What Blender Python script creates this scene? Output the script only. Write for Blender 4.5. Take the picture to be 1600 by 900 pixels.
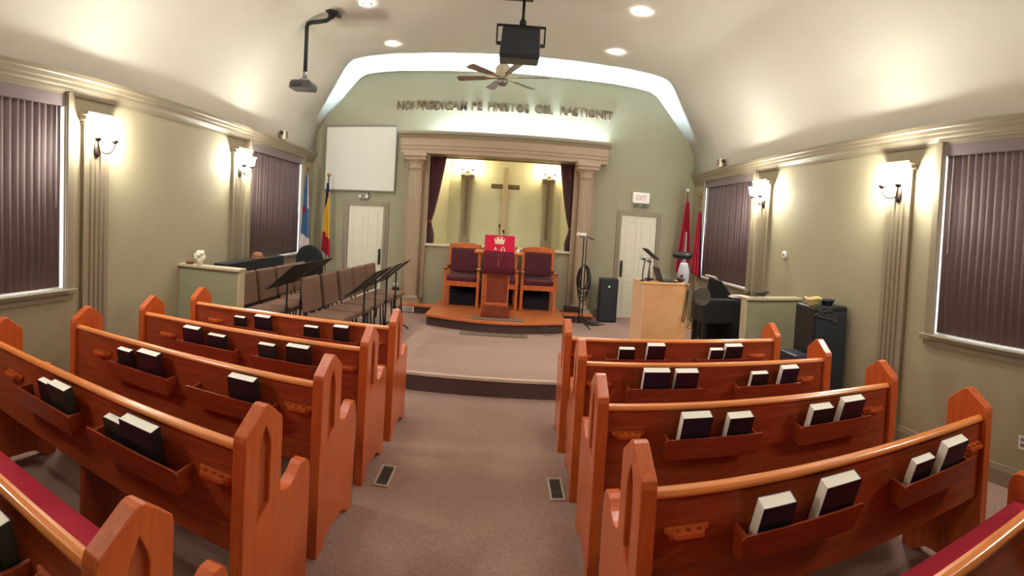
import bpy, bmesh, math, random
from mathutils import Vector, Matrix, Euler
PI = math.pi
random.seed(7)
SC = bpy.context.scene
COL = SC.collection
for _o in list(bpy.data.objects):
    bpy.data.objects.remove(_o)

# ------------------------------------------------------------------ camera
# the photograph is a phone panorama: a central cylindrical projection, 1600 x 900
F, U0, V0 = 785.54, 786.1, 379.5
cam = bpy.data.cameras.new('camera')
cam.type = 'PANO'
cam.panorama_type = 'CENTRAL_CYLINDRICAL'
cam.central_cylindrical_range_u_min = (0 - U0) / F
cam.central_cylindrical_range_u_max = (1600 - U0) / F
cam.central_cylindrical_range_v_min = (V0 - 900) / F
cam.central_cylindrical_range_v_max = V0 / F
cam.central_cylindrical_radius = 1.0
cam.lens = 12
cam.clip_start = .02
camo = bpy.data.objects.new('camera', cam)
COL.objects.link(camo)
camo.matrix_world = (Matrix.Translation((0, 0, 1.8514)) @ Matrix.Rotation(-.0389, 4, 'X')
                     @ Matrix.Rotation(-.0599, 4, 'Y') @ Matrix.Rotation(PI / 2, 4, 'X'))
SC.camera = camo

# ------------------------------------------------------------------ light levels, exposure
SC.view_settings.view_transform = 'Standard'
SC.view_settings.look = 'None'
SC.view_settings.gamma = 1.0
SC.view_settings.use_curve_mapping = False
SC.view_settings.exposure = -0.55
SCONCE_E = 430.0        # glass shades of the wall sconces
DOWN_E = 1450.0          # recessed ceiling lights
TUBE_E = 5600.0          # cool tube lying on the entablature
ALCOVE_E = 190.0
SKY_E = 9.0
try:
    SC.cycles.use_denoising = True
    SC.cycles.sample_clamp_indirect = 6.0
    SC.cycles.max_bounces = 8
    SC.cycles.diffuse_bounces = 5
except Exception:
    pass
W = bpy.data.worlds.new('overcast_sky')
SC.world = W
W.use_nodes = True
_bg = W.node_tree.nodes['Background']
_bg.inputs[0].default_value = (.86, .92, 1.0, 1)
_bg.inputs[1].default_value = SKY_E

# ------------------------------------------------------------------ materials
def lin(c):
    return tuple(((v / 255) / 12.92 if v / 255 <= .04045 else ((v / 255 + .055) / 1.055) ** 2.4) for v in c)

def mat(name, rgb, rough=.6, metal=0.0, coat=0.0, spec=.5, noise=None, bump=0.0, bscale=200, sheen=0.0, trans=0.0):
    m = bpy.data.materials.new(name)
    m.use_nodes = True
    nt = m.node_tree
    b = nt.nodes['Principled BSDF']
    c = lin(rgb)
    b.inputs['Base Color'].default_value = (*c, 1)
    b.inputs['Roughness'].default_value = rough
    b.inputs['Metallic'].default_value = metal
    b.inputs['Coat Weight'].default_value = coat
    b.inputs['Specular IOR Level'].default_value = spec
    b.inputs['Sheen Weight'].default_value = sheen
    b.inputs['Transmission Weight'].default_value = trans
    tc = nt.nodes.new('ShaderNodeTexCoord')
    if noise:
        amt, scale = noise
        n = nt.nodes.new('ShaderNodeTexNoise')
        n.inputs['Scale'].default_value = scale
        n.inputs['Detail'].default_value = 4
        nt.links.new(tc.outputs['Object'], n.inputs['Vector'])
        mx = nt.nodes.new('ShaderNodeMix')
        mx.data_type = 'RGBA'
        mx.inputs[6].default_value = (*[v * (1 - amt) for v in c], 1)
        mx.inputs[7].default_value = (*[min(1, v * (1 + amt)) for v in c], 1)
        nt.links.new(n.outputs['Fac'], mx.inputs[0])
        nt.links.new(mx.outputs[2], b.inputs['Base Color'])
    if bump:
        n2 = nt.nodes.new('ShaderNodeTexNoise')
        n2.inputs['Scale'].default_value = bscale
        nt.links.new(tc.outputs['Object'], n2.inputs['Vector'])
        bp = nt.nodes.new('ShaderNodeBump')
        bp.inputs['Strength'].default_value = bump
        bp.inputs['Distance'].default_value = .004
        nt.links.new(n2.outputs['Fac'], bp.inputs['Height'])
        nt.links.new(bp.outputs[0], b.inputs['Normal'])
    return m

def wood(name, c1, c2, scale, rough=.32, coat=.25):
    m = bpy.data.materials.new(name)
    m.use_nodes = True
    nt = m.node_tree
    b = nt.nodes['Principled BSDF']
    tc = nt.nodes.new('ShaderNodeTexCoord')
    mp = nt.nodes.new('ShaderNodeMapping')
    mp.inputs['Scale'].default_value = scale
    nt.links.new(tc.outputs['Object'], mp.inputs['Vector'])
    n = nt.nodes.new('ShaderNodeTexNoise')
    n.inputs['Scale'].default_value = 3.0
    n.inputs['Detail'].default_value = 7
    n.inputs['Roughness'].default_value = .65
    n.inputs['Distortion'].default_value = .8
    nt.links.new(mp.outputs[0], n.inputs['Vector'])
    r = nt.nodes.new('ShaderNodeValToRGB')
    r.color_ramp.elements[0].position = .32
    r.color_ramp.elements[1].position = .68
    r.color_ramp.elements[0].color = (*lin(c1), 1)
    r.color_ramp.elements[1].color = (*lin(c2), 1)
    nt.links.new(n.outputs['Fac'], r.inputs[0])
    nt.links.new(r.outputs[0], b.inputs['Base Color'])
    b.inputs['Roughness'].default_value = rough
    b.inputs['Coat Weight'].default_value = coat
    b.inputs['Coat Roughness'].default_value = .2
    return m

def emit(name, rgb, strength):
    m = bpy.data.materials.new(name)
    m.use_nodes = True
    b = m.node_tree.nodes['Principled BSDF']
    b.inputs['Base Color'].default_value = (.9, .9, .85, 1)
    b.inputs['Emission Color'].default_value = (*lin(rgb), 1)
    b.inputs['Emission Strength'].default_value = strength
    return m

M = {}
M['wall'] = mat('olive_beige_paint', (162, 152, 126), .75, noise=(.05, 6), bump=.05, bscale=90)
M['backwall'] = mat('sage_beige_paint', (160, 154, 130), .75, noise=(.05, 6), bump=.05, bscale=90)
M['alcove'] = mat('pale_olive_paint', (196, 192, 164), .75, noise=(.04, 6))
M['trim'] = mat('taupe_trim_paint', (142, 129, 108), .5, noise=(.04, 8))
M['column'] = mat('beige_column_paint', (168, 147, 124), .5, noise=(.04, 8))
M['ceiling'] = mat('warm_white_ceiling_paint', (216, 212, 200), .85, noise=(.03, 5))
M['carpet'] = mat('mauve_brown_carpet', (146, 114, 102), .95, noise=(.5, 70), bump=.6, bscale=420, sheen=.2)
M['stage_carpet'] = mat('mauve_stage_carpet', (166, 132, 120), .95, noise=(.34, 60), bump=.6, bscale=420, sheen=.2)
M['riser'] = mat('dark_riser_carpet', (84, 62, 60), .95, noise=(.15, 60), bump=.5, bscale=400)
M['nosing'] = mat('pale_step_nosing', (205, 180, 165), .5)
M['oak_h'] = wood('red_oak_long_grain_shaded', (126, 48, 22), (166, 72, 35), (1.2, 14, 14))  # darker copy of the upright oak: pew backs' shade put into the colour
M['oak_v'] = wood('red_oak_upright_grain', (178, 76, 30), (206, 100, 44), (14, 14, 1.2))
M['oak_rail'] = wood('oak_rail_highlight', (212, 118, 56), (236, 148, 80), (1.0, 16, 16), .26, .4)  # paler than the other oak: gloss highlight painted into the colour
M['oak_groove'] = wood('oak_groove', (150, 68, 34), (178, 88, 48), (14, 14, 1.2))
M['cushion'] = mat('wine_red_fabric', (158, 12, 44), .9, noise=(.15, 90), bump=.3, bscale=400)
M['hole'] = mat('dark_hole', (30, 14, 10), .8)
M['pages'] = mat('white_page_edges', (235, 228, 218), .8, noise=(.05, 300))
M['c_black'] = mat('black_leatherette', (28, 24, 28), .45)
M['c_maroon'] = mat('dark_maroon_leatherette', (46, 20, 30), .45)
M['c_navy'] = mat('navy_leatherette', (30, 30, 48), .45)
M['c_green'] = mat('dark_green_leatherette', (36, 40, 32), .45)
M['black'] = mat('black_plastic', (24, 24, 27), .45)
M['blackm'] = mat('matte_black_metal', (20, 19, 21), .65)
M['speaker'] = mat('charcoal_speaker_grille', (34, 38, 46), .7, noise=(.2, 200))
M['blackcloth'] = mat('black_cloth', (20, 19, 22), .95, noise=(.2, 60))
M['white'] = mat('white_plastic', (232, 230, 222), .5)
M['door'] = mat('cream_door_paint', (222, 216, 196), .45, noise=(.02, 5))
M['screen'] = mat('white_screen_fabric', (226, 225, 214), .9)
M['greyframe'] = mat('grey_screen_frame', (130, 124, 112), .5)
M['steel'] = mat('brushed_steel', (150, 148, 145), .35, metal=.9)
M['brass'] = mat('antique_brass', (150, 110, 60), .4, metal=.8)
M['bronze'] = mat('dark_bronze', (58, 46, 38), .45, metal=.5)
M['letter'] = mat('old_gold_letters', (92, 72, 50), .6)
M['slat'] = mat('mauve_brown_blind_fabric', (106, 86, 87), .8, noise=(.05, 20))
M['valance'] = mat('mauve_valance', (118, 104, 105), .7)
M['curtain'] = mat('burgundy_velvet', (84, 14, 34), .9, noise=(.15, 30), sheen=.5)
M['cloth_red'] = mat('crimson_cloth', (214, 20, 70), .85, noise=(.06, 60))
M['cloth_wine'] = mat('wine_cloth', (92, 12, 38), .9, noise=(.1, 60))
M['emb'] = mat('cream_embroidery', (248, 226, 206), .8)
M['emb_dark'] = mat('dull_gold_embroidery', (128, 62, 60), .8)
M['mahogany'] = wood('mahogany', (108, 42, 26), (140, 62, 38), (10, 10, 1.4))
M['plat'] = wood('orange_oak_platform', (196, 104, 56), (222, 130, 76), (1.2, 10, 10), .3, .3)
M['chairwood'] = wood('orange_chair_oak', (186, 92, 44), (212, 116, 62), (10, 10, 1.4))
M['chairfab'] = mat('deep_wine_upholstery', (80, 26, 40), .9, noise=(.12, 90))
M['birch'] = wood('birch_plywood', (212, 160, 106), (224, 176, 124), (1.5, 6, 1.5), .5, .05)
M['birch_edge'] = mat('pale_birch_edge', (226, 186, 148), .6)
M['capcream'] = mat('dull_cream_cap', (186, 172, 144), .6)
M['tan'] = mat('tan_brown_upholstery', (116, 86, 70), .95, noise=(.2, 120), bump=.3, bscale=400)
M['mat'] = mat('grey_brown_mat', (118, 98, 86), .95, noise=(.12, 80))
M['dark_wood'] = wood('dark_beam_wood', (84, 62, 44), (104, 80, 58), (2, 10, 10), .6, 0)
M['palewood'] = wood('pale_cross_wood', (176, 160, 128), (190, 174, 142), (10, 10, 1.5), .7, 0)
M['flag_red'] = mat('red_flag_cloth', (176, 30, 56), .85)
M['flag_white'] = mat('white_flag_cloth', (222, 210, 208), .85)
M['flag_navy'] = mat('navy_flag_cloth', (34, 36, 76), .85)
M['flag_yellow'] = mat('yellow_flag_cloth', (226, 184, 62), .85)
M['flag_blue'] = mat('blue_flag_cloth', (74, 110, 150), .85)
M['pale_blade'] = wood('taupe_fan_blade', (112, 84, 74), (128, 98, 86), (3, 3, 3), .5, .1)
M['drum'] = mat('grey_drum_skin', (78, 72, 66), .8)
M['yellow'] = mat('pale_yellow_cable', (214, 198, 140), .6)
M['flower'] = mat('white_petals', (240, 236, 222), .8)
M['brown'] = mat('brown_basket', (132, 84, 54), .8, noise=(.2, 60))
M['bag'] = mat('white_plastic_bag', (184, 186, 200), .5, noise=(.08, 12))
M['sign_red'] = mat('faded_red_lettering', (222, 150, 140), .6)
def thin_glass(name):
    m = bpy.data.materials.new(name)
    m.use_nodes = True
    nt = m.node_tree
    nt.nodes.remove(nt.nodes['Principled BSDF'])
    tr = nt.nodes.new('ShaderNodeBsdfTransparent')
    gl = nt.nodes.new('ShaderNodeBsdfGlossy')
    gl.inputs['Roughness'].default_value = .02
    mx = nt.nodes.new('ShaderNodeMixShader')
    mx.inputs[0].default_value = .06
    nt.links.new(tr.outputs[0], mx.inputs[1])
    nt.links.new(gl.outputs[0], mx.inputs[2])
    nt.links.new(mx.outputs[0], nt.nodes['Material Output'].inputs[0])
    return m
M['glass'] = thin_glass('window_glass')
M['shade'] = emit('lit_frosted_glass', (253, 252, 236), SCONCE_E)
M['shade_alcove'] = emit('lit_frosted_glass_alcove', (255, 236, 184), ALCOVE_E)
M['downlight'] = emit('lit_downlight_lens', (255, 246, 236), DOWN_E)
M['tube'] = emit('cool_lit_tube', (205, 236, 255), TUBE_E)
M['led'] = emit('green_power_light', (120, 255, 120), 1.5)

# ------------------------------------------------------------------ mesh helpers
class MB:
    def __init__(s, fn=None):
        s.bm = bmesh.new()
        s.fn = fn
    def v(s, p):
        if s.fn:
            p = s.fn(*p)
        return s.bm.verts.new(p)
    def face(s, vs, mi=0, smooth=False):
        try:
            f = s.bm.faces.new(vs)
            f.material_index = mi
            f.smooth = smooth
            return f
        except ValueError:
            return None
    def box(s, x0, x1, y0, y1, z0, z1, mi=0):
        vs = [s.v(p) for p in ((x0, y0, z0), (x1, y0, z0), (x1, y1, z0), (x0, y1, z0), (x0, y0, z1), (x1, y0, z1), (x1, y1, z1), (x0, y1, z1))]
        for q in ((0, 3, 2, 1), (4, 5, 6, 7), (0, 1, 5, 4), (1, 2, 6, 5), (2, 3, 7, 6), (3, 0, 4, 7)):
            s.face([vs[i] for i in q], mi)
        return s
    def obox(s, c, size, rot=(0, 0, 0), mi=0):
        R = Euler(rot).to_matrix()
        hx, hy, hz = [q / 2 for q in size]
        pts = [Vector(c) + R @ Vector(p) for p in ((-hx, -hy, -hz), (hx, -hy, -hz), (hx, hy, -hz), (-hx, hy, -hz), (-hx, -hy, hz), (hx, -hy, hz), (hx, hy, hz), (-hx, hy, hz))]
        vs = [s.v(tuple(p)) for p in pts]
        for q in ((0, 3, 2, 1), (4, 5, 6, 7), (0, 1, 5, 4), (1, 2, 6, 5), (2, 3, 7, 6), (3, 0, 4, 7)):
            s.face([vs[i] for i in q], mi)
        return s
    def rings(s, rings, closed=True, caps=True, mi=0, smooth=True):
        R = [[s.v(tuple(p)) for p in r] for r in rings]
        n = len(R[0])
        for a, b in zip(R, R[1:]):
            for i in range(n if closed else n - 1):
                s.face([a[i], a[(i + 1) % n], b[(i + 1) % n], b[i]], mi, smooth)
        if caps and closed:
            s.face(list(reversed(R[0])), mi)
            s.face(R[-1], mi)
        return s
    def cyl(s, p0, p1, r0, r1=None, n=16, mi=0, smooth=True):
        r1 = r0 if r1 is None else r1
        p0, p1 = Vector(p0), Vector(p1)
        d = (p1 - p0).normalized()
        a = d.orthogonal().normalized()
        b = d.cross(a)
        return s.rings([[p + (a * math.cos(t) + b * math.sin(t)) * r for t in [2 * PI * i / n for i in range(n)]] for p, r in ((p0, r0), (p1, r1))], mi=mi, smooth=smooth)
    def tube(s, pts, r, n=10, mi=0):
        pts = [Vector(p) for p in pts]
        rr = []
        up = None
        for i, p in enumerate(pts):
            d = (pts[min(i + 1, len(pts) - 1)] - pts[max(i - 1, 0)]).normalized()
            if up is None:
                up = d.orthogonal().normalized()
            up = (up - d * up.dot(d))
            up = up.normalized() if up.length > 1e-6 else d.orthogonal().normalized()
            b = d.cross(up)
            q = r[i] if isinstance(r, (list, tuple)) else r
            rr.append([p + (up * math.cos(t) + b * math.sin(t)) * q for t in [2 * PI * k / n for k in range(n)]])
        return s.rings(rr, mi=mi)
    def lathe(s, prof, c=(0, 0, 0), n=20, mi=0, flute=None):
        c = Vector(c)
        rr = []
        for r, z in prof:
            ring = []
            for i in range(n):
                t = 2 * PI * i / n
                q = r
                if flute and flute[1] <= z <= flute[2]:
                    q = r - flute[0] * (i % 2)
                ring.append(c + Vector((q * math.cos(t), q * math.sin(t), z)))
            rr.append(ring)
        return s.rings(rr, mi=mi, smooth=not flute)
    def prism(s, outline, axis, a, b, mi=0, smooth=False):
        def P(u, v, w):
            return (w, u, v) if axis == 'x' else ((u, w, v) if axis == 'y' else (u, v, w))
        return s.rings([[P(u, v, a) for u, v in outline], [P(u, v, b) for u, v in outline]], mi=mi, smooth=smooth)
    def sphere(s, c, r, n=14, m=8, mi=0, sq=(1, 1, 1)):
        c = Vector(c)
        rr = []
        for j in range(m + 1):
            ph = -PI / 2 + PI * j / m
            q = max(math.cos(ph), .02)
            rr.append([c + Vector((r * sq[0] * q * math.cos(2 * PI * i / n), r * sq[1] * q * math.sin(2 * PI * i / n), r * sq[2] * math.sin(ph))) for i in range(n)])
        return s.rings(rr, mi=mi)
    def sheet(s, grid, mi=0, smooth=True):
        G = [[s.v(tuple(p)) for p in r] for r in grid]
        for a, b in zip(G, G[1:]):
            for i in range(len(a) - 1):
                m = mi(a[i].co, b[i + 1].co) if callable(mi) else mi
                s.face([a[i], a[i + 1], b[i + 1], b[i]], m, smooth)
        return s
    def flat_with_holes(s, outer, holes, axis, a, b, mi=0):
        """a plate between planes a and b with through holes"""
        def P(u, v, w):
            return (w, u, v) if axis == 'x' else ((u, w, v) if axis == 'y' else (u, v, w))
        loops = [outer] + holes
        for w in (a, b):
            edges = []
            for L in loops:
                vs = [s.v(P(u, v, w)) for u, v in L]
                edges += [s.bm.edges.new((vs[i], vs[(i + 1) % len(vs)])) for i in range(len(vs))]
            bmesh.ops.triangle_fill(s.bm, use_beauty=True, edges=edges)
        for L in loops:
            s.rings([[P(u, v, a) for u, v in L], [P(u, v, b) for u, v in L]], caps=False, smooth=False, mi=mi)
        return s
    def build(s, name, m, parent=None, bevel=0.0, world=False, weld=True, solid=0.0, seg=2):
        if weld:
            bmesh.ops.remove_doubles(s.bm, verts=s.bm.verts, dist=1e-5)
        bmesh.ops.recalc_face_normals(s.bm, faces=s.bm.faces)
        me = bpy.data.meshes.new(name)
        if world and parent is not None:
            bmesh.ops.translate(s.bm, verts=s.bm.verts, vec=-wloc(parent))
        off = None
        if parent is None:
            xs = [v.co for v in s.bm.verts]
            off = Vector(((min(p.x for p in xs) + max(p.x for p in xs)) / 2, (min(p.y for p in xs) + max(p.y for p in xs)) / 2, min(p.z for p in xs)))
            bmesh.ops.translate(s.bm, verts=s.bm.verts, vec=-off)
        s.bm.to_mesh(me)
        s.bm.free()
        for q in (m if isinstance(m, (list, tuple)) else [m]):
            me.materials.append(q)
        o = bpy.data.objects.new(name, me)
        COL.objects.link(o)
        if parent is not None:
            o.parent = parent
        else:
            o.location = off
        if solid:
            md = o.modifiers.new('thickness', 'SOLIDIFY')
            md.thickness = solid
            md.offset = 0
        if bevel:
            md = o.modifiers.new('bevel', 'BEVEL')
            md.width = bevel
            md.segments = seg
            md.limit_method = 'ANGLE'
            md.angle_limit = math.radians(40)
        return o

def wloc(o):
    p = Vector(o.location)
    while o.parent is not None:
        o = o.parent
        p += Vector(o.location)
    return p

def tag(o, label, cat, group=None):
    o['label'] = label
    o['category'] = cat
    if group:
        o['group'] = group
    return o

def thing(name, label, cat, loc=(0, 0, 0), rz=0.0, group=None):
    o = bpy.data.objects.new(name, None)
    o.empty_display_size = .1
    COL.objects.link(o)
    o.location = loc
    o.rotation_euler = (0, 0, rz)
    return tag(o, label, cat, group)

def struct(o, kind='structure', label=None):
    o['kind'] = kind
    if label:
        o['label'] = label
    return o

def sroot(name, loc):
    o = bpy.data.objects.new(name, None)
    o.empty_display_size = .1
    COL.objects.link(o)
    o.location = loc
    o['kind'] = 'structure'
    return o

def copy_tree(o, parent=None):
    c = o.copy()
    COL.objects.link(c)
    c.parent = parent
    for ch in list(o.children):
        copy_tree(ch, c)
    return c

def arc(cu, cv, r, a0, a1, n):
    return [(cu + r * math.cos(math.radians(a0 + (a1 - a0) * i / n)), cv + r * math.sin(math.radians(a0 + (a1 - a0) * i / n))) for i in range(n + 1)]

# ------------------------------------------------------------------ room shell
YB, YF = 9.257, -2.6
def XL(y): return -3.752 - .0356 * (y - YB)
def XR(y): return 3.624 + .0112 * (y - YB)
def SL(d, y, z): return (XL(y) + d, y, z)       # d = distance from the left wall into the room
def SR(d, y, z): return (XR(y) - d, y, z)
SIDES = {'left': SL, 'right': SR}
WIN = {'left': ((.85, 2.95), (6.55, 8.66)), 'right': ((.92, 3.02), (6.72, 8.66))}
WZ0, WZ1 = 1.10, 2.88

b = MB(); b.box(-4.2, 4.2, YF - .2, YB + .3, -.15, 0)
struct(b.build('floor', M['carpet']))
b = MB(); b.box(-3.95, 3.85, 5.29, YB + .05, .002, .2)
struct(b.build('floor', M['stage_carpet']))
for side, fn in SIDES.items():
    b = MB(fn)
    ys = [YF - .2]
    for a, c in WIN[side]:
        ys += [a, c]
    ys.append(YB + .2)
    for i, (a, c) in enumerate(zip(ys, ys[1:])):
        if i % 2 == 0:
            b.box(-.22, 0, a, c, -.1, 3.12)
        else:
            b.box(-.22, 0, a, c, -.1, WZ0)
            b.box(-.22, 0, a, c, WZ1, 3.12)
    struct(b.build('wall_' + side, M['wall'], weld=False))
# back wall with the alcove opening
AX0, AX1, AZ0, AZ1 = -1.45, 1.29, 1.39, 3.028
b = MB()
b.box(-4.1, AX0, YB, YB + .2, -.1, 4.9)
b.box(AX1, 4.0, YB, YB + .2, -.1, 4.9)
b.box(AX0, AX1, YB, YB + .2, -.1, AZ0)
b.box(AX0, AX1, YB, YB + .2, AZ1, 4.9)
struct(b.build('wall_back', M['backwall'], weld=False))
b = MB(); b.box(-4.2, 4.2, YF - .2, YF, -.1, 4.9)
struct(b.build('wall_rear', M['wall']))
# alcove: splayed side walls, rear wall, floor and ceiling
YA = 10.32
b = MB(); b.box(-1.3, 1.25, YA, YA + .12, 1.2, 3.5)
struct(b.build('wall_alcove', M['alcove']))
for nm, xa, xb, s in (('wall_alcove_left', AX0, -1.17, -1), ('wall_alcove_right', AX1, 1.13, 1)):
    b = MB(); b.prism([(xa, YB + .2), (xb, YA), (xb + s * .12, YA), (xa + s * .12, YB + .2)], 'z', 1.2, 3.5)
    struct(b.build(nm, M['alcove']))
b = MB(); b.box(-1.7, 1.5, YB + .2, YA + .1, 1.25, AZ0 - .01)
struct(b.build('floor_alcove', M['alcove']))
b = MB(); b.box(-1.7, 1.5, YB + .2, YA + .1, 3.45, 3.55)
struct(b.build('ceiling_alcove', M['alcove']))
# ledge and jamb trim of the alcove
b = MB()
b.box(AX0 - .07, AX1 + .07, YB - .05, YB + .04, AZ0 - .03, AZ0 + .012)
b.box(AX0 - .05, AX0 + .008, YB - .02, YB + .12, AZ0, AZ1)
b.box(AX1 - .008, AX1 + .05, YB - .02, YB + .12, AZ0, AZ1)
struct(b.build('trim_1', mat('cream_ledge_paint', (214, 204, 180), .5), bevel=.004))

# tray ceiling: a profile lofted from the rear wall to the back wall
PROF = [(-.05, 2.98), (0, 3.02), (.02, 3.22), (.08, 3.44), (.17, 3.62), (.24, 3.71), (.50, 4.00), (.84, 4.38), (.92, 4.455), (1.03, 4.51), (1.25, 4.54), (1.7, 4.565)]
b = MB()
grid = []
for y in (YF - .1, 0, 3, 6, 8, YB + .02):
    row = [(XL(y) + d, y, z) for d, z in PROF] + [(0, y, 4.58)] + [(XR(y) - d, y, z) for d, z in reversed(PROF)]
    grid.append(row)
b.sheet(grid)
o = b.build('ceiling', M['ceiling'])
md = o.modifiers.new('thickness', 'SOLIDIFY'); md.thickness = .12; md.offset = -1
for p in o.data.polygons: p.use_smooth = True
struct(o)
if sum(p.normal.z for p in o.data.polygons) > 0:
    md.offset = 1

# crown moulding along both side walls
CR = [(0, 2.86), (.025, 2.86), (.03, 2.885), (.05, 2.90), (.075, 2.93), (.08, 2.955), (.105, 2.965), (.115, 2.995), (.135, 3.005), (.14, 3.04), (0, 3.05)]
tn = 2
for side, fn in SIDES.items():
    b = MB(fn)
    b.rings([[(d * .70, y, z) for d, z in CR] for y in (YF, 2, 5, YB)], smooth=False)
    struct(b.build('trim_%d' % tn, M['trim'])); tn += 1
    # baseboard
    b = MB(fn)
    b.rings([[(d, y, z) for d, z in ((0, 0), (.022, 0), (.022, .12), (.014, .15), (.014, .16), (0, .165))] for y in (YF, 5.28)], smooth=False)
    struct(b.build('baseboard_' + side, M['trim']))
b = MB()
for x0, x1 in ((-3.74, -3.08), (-2.16, -1.86), (1.75, 2.07), (2.97, 3.61)):
    b.box(x0, x1, YB - .022, YB, .2, .36)
struct(b.build('baseboard_back', M['trim'], bevel=.005))

# stage edge: dark carpeted riser and pale nosing
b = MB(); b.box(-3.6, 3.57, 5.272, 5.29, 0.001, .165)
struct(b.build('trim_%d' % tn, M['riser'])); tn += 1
b = MB(); b.box(-3.6, 3.57, 5.262, 5.31, .166, .204)
struct(b.build('trim_%d' % tn, M['nosing'], bevel=.008)); tn += 1

# ------------------------------------------------------------------ windows, blinds
wn = 1
WLAB = {('left', 0): 'near', ('left', 1): 'far', ('right', 0): 'near', ('right', 1): 'far'}
for side, fn in SIDES.items():
    for k, (a, c) in enumerate(WIN[side]):
        root = sroot('window_%d' % wn, fn(0, (a + c) / 2, WZ0))
        b = MB(fn)                                   # casing
        for (d0, d1, g) in ((0, .03, .095), (0, .045, .06)):
            e = 0 if g > .08 else .006
            b.box(d0, d1, a - g, a - e, WZ0, WZ1)
            b.box(d0, d1, c + e, c + g, WZ0, WZ1)
            b.box(d0, d1, a - g, c + g, WZ1 + e, WZ1 + g * .5)
        b.build('window_frame', M['trim'], root, world=True, weld=False, bevel=.003)
        b = MB(fn)                                   # white reveal lining
        b.box(-.2, .001, a, a + .012, WZ0, WZ1); b.box(-.2, .001, c - .012, c, WZ0, WZ1); b.box(-.2, .001, a + .012, c - .012, WZ1 - .003, WZ1 + .002)
        b.build('reveal', M['white'], root, world=True, weld=False)
        b = MB(fn)
        b.box(-.2, .075, a, c, WZ0 - .045, WZ0 + .004); b.box(.001, .075, a - .12, c + .12, WZ0 - .045, WZ0 + .003)
        b.box(0, .045, a - .09, c + .09, WZ0 - .10, WZ0 - .045)
        b.build('window_sill', M['trim'], root, world=True, weld=False, bevel=.008)
        b = MB(fn)                                   # sash
        for y0, y1 in ((a + .012, a + .035), ((a + c) / 2 - .02, (a + c) / 2 + .02), (c - .035, c - .012)):
            b.box(-.12, -.09, y0, y1, WZ0 + .004, WZ1 - .003)
        for z0, z1 in ((WZ0 + .004, WZ0 + .02), (WZ1 - .03, WZ1 - .003)):
            b.box(-.12, -.09, a + .012, c - .012, z0, z1)
        b.build('sash', M['white'], root, world=True, weld=False)
        b = MB(fn)
        b.box(-.107, -.103, a + .036, c - .036, WZ0 + .021, WZ1 - .031)
        b.build('pane', M['glass'], root, world=True)
        wn += 1
        # vertical blind hanging in the recess
        t = thing('vertical_blind', 'mauve brown vertical blind in the %s %s window, %s' % (WLAB[(side, k)], side, {('left', 0): 'beside the outer pilaster lamp', ('left', 1): 'behind the choir chairs', ('right', 0): 'above the wide beige sill', ('right', 1): 'behind the black keyboard'}[(side, k)]), 'blind', fn(-.04, (a + c) / 2, WZ0), 0, 'vertical blinds')
        b = MB(fn)
        b.box(-.07, .012, a + .014, c - .014, WZ1 - .125, WZ1 - .004)
        b.build('valance', M['valance'], t, world=True, bevel=.004)
        b = MB(fn)
        n = 26
        y0s, y1s = a + .03, c - (.055 if side == 'left' else .036)
        for i in range(n):
            yc = y0s + (y1s - y0s) * (i + .5) / n
            w = (y1s - y0s) / n * .62
            tilt = .016 + .006 * math.sin(i * 2.1)
            pts = []
            for q in (-1, -.5, 0, .5, 1):
                pts.append((-.032 + tilt * q * (1 if True else 0) + .012 * (1 - q * q), yc + w * q))
            b.sheet([[(d, y, WZ0 + .022) for d, y in pts], [(d, y, WZ1 - .12) for d, y in pts]])
        b.build('slats', M['slat'], t, world=True, solid=.0015)
        b = MB(fn)
        b.cyl((.0, c - .10, WZ1 - .13), (.0, c - .10, WZ0 + .75), .004, n=8)
        b.build('wand', M['white'], t, world=True)

# ------------------------------------------------------------------ pilasters and wall sconces
PIL = {'left': ((3.15, 3.49), (5.98, 6.32), (.30, .64)), 'right': ((3.39, 3.73), (6.14, 6.48), (.36, .70))}  # third range on each wall: unseen, added as fill on the pew backs
def pilaster(fn, a, c, z0, z1):
    global tn
    r = sroot('trim_%d' % tn, fn(0, (a + c) / 2, z0)); tn += 1
    w = c - a
    out = [(0, a), (.05, a), (.05, a + .045)]
    for i in range(4):                       # four flutes on the face
        u = a + .045 + (w - .09) * (i + .15) / 4
        v = a + .045 + (w - .09) * (i + .85) / 4
        out += [(.05, u), (.034, u + .008), (.034, v - .008), (.05, v)]
    out += [(.05, c - .045), (.05, c), (0, c)]
    b = MB(fn)
    b.rings([[(d, y, z0 + .16) for d, y in out], [(d, y, z1 - .10) for d, y in out]], smooth=False)
    b.build('shaft', M['trim'], r, world=True)
    b = MB(fn)
    b.box(0, .065, a - .012, c + .012, z0, z0 + .14)
    b.box(0, .058, a - .006, c + .006, z0 + .14, z0 + .16)
    b.build('base', M['trim'], r, world=True, bevel=.004, weld=False)
    b = MB(fn)
    b.box(0, .06, a - .01, c + .01, z1 - .10, z1 - .07)
    b.box(0, .10, a - .03, c + .03, z1 - .07, z1 - .03)
    b.box(0, .148, a - .05, c + .05, z1 - .03, z1)
    b.build('capital', M['trim'], r, world=True, bevel=.005, weld=False)
    return r

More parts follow.
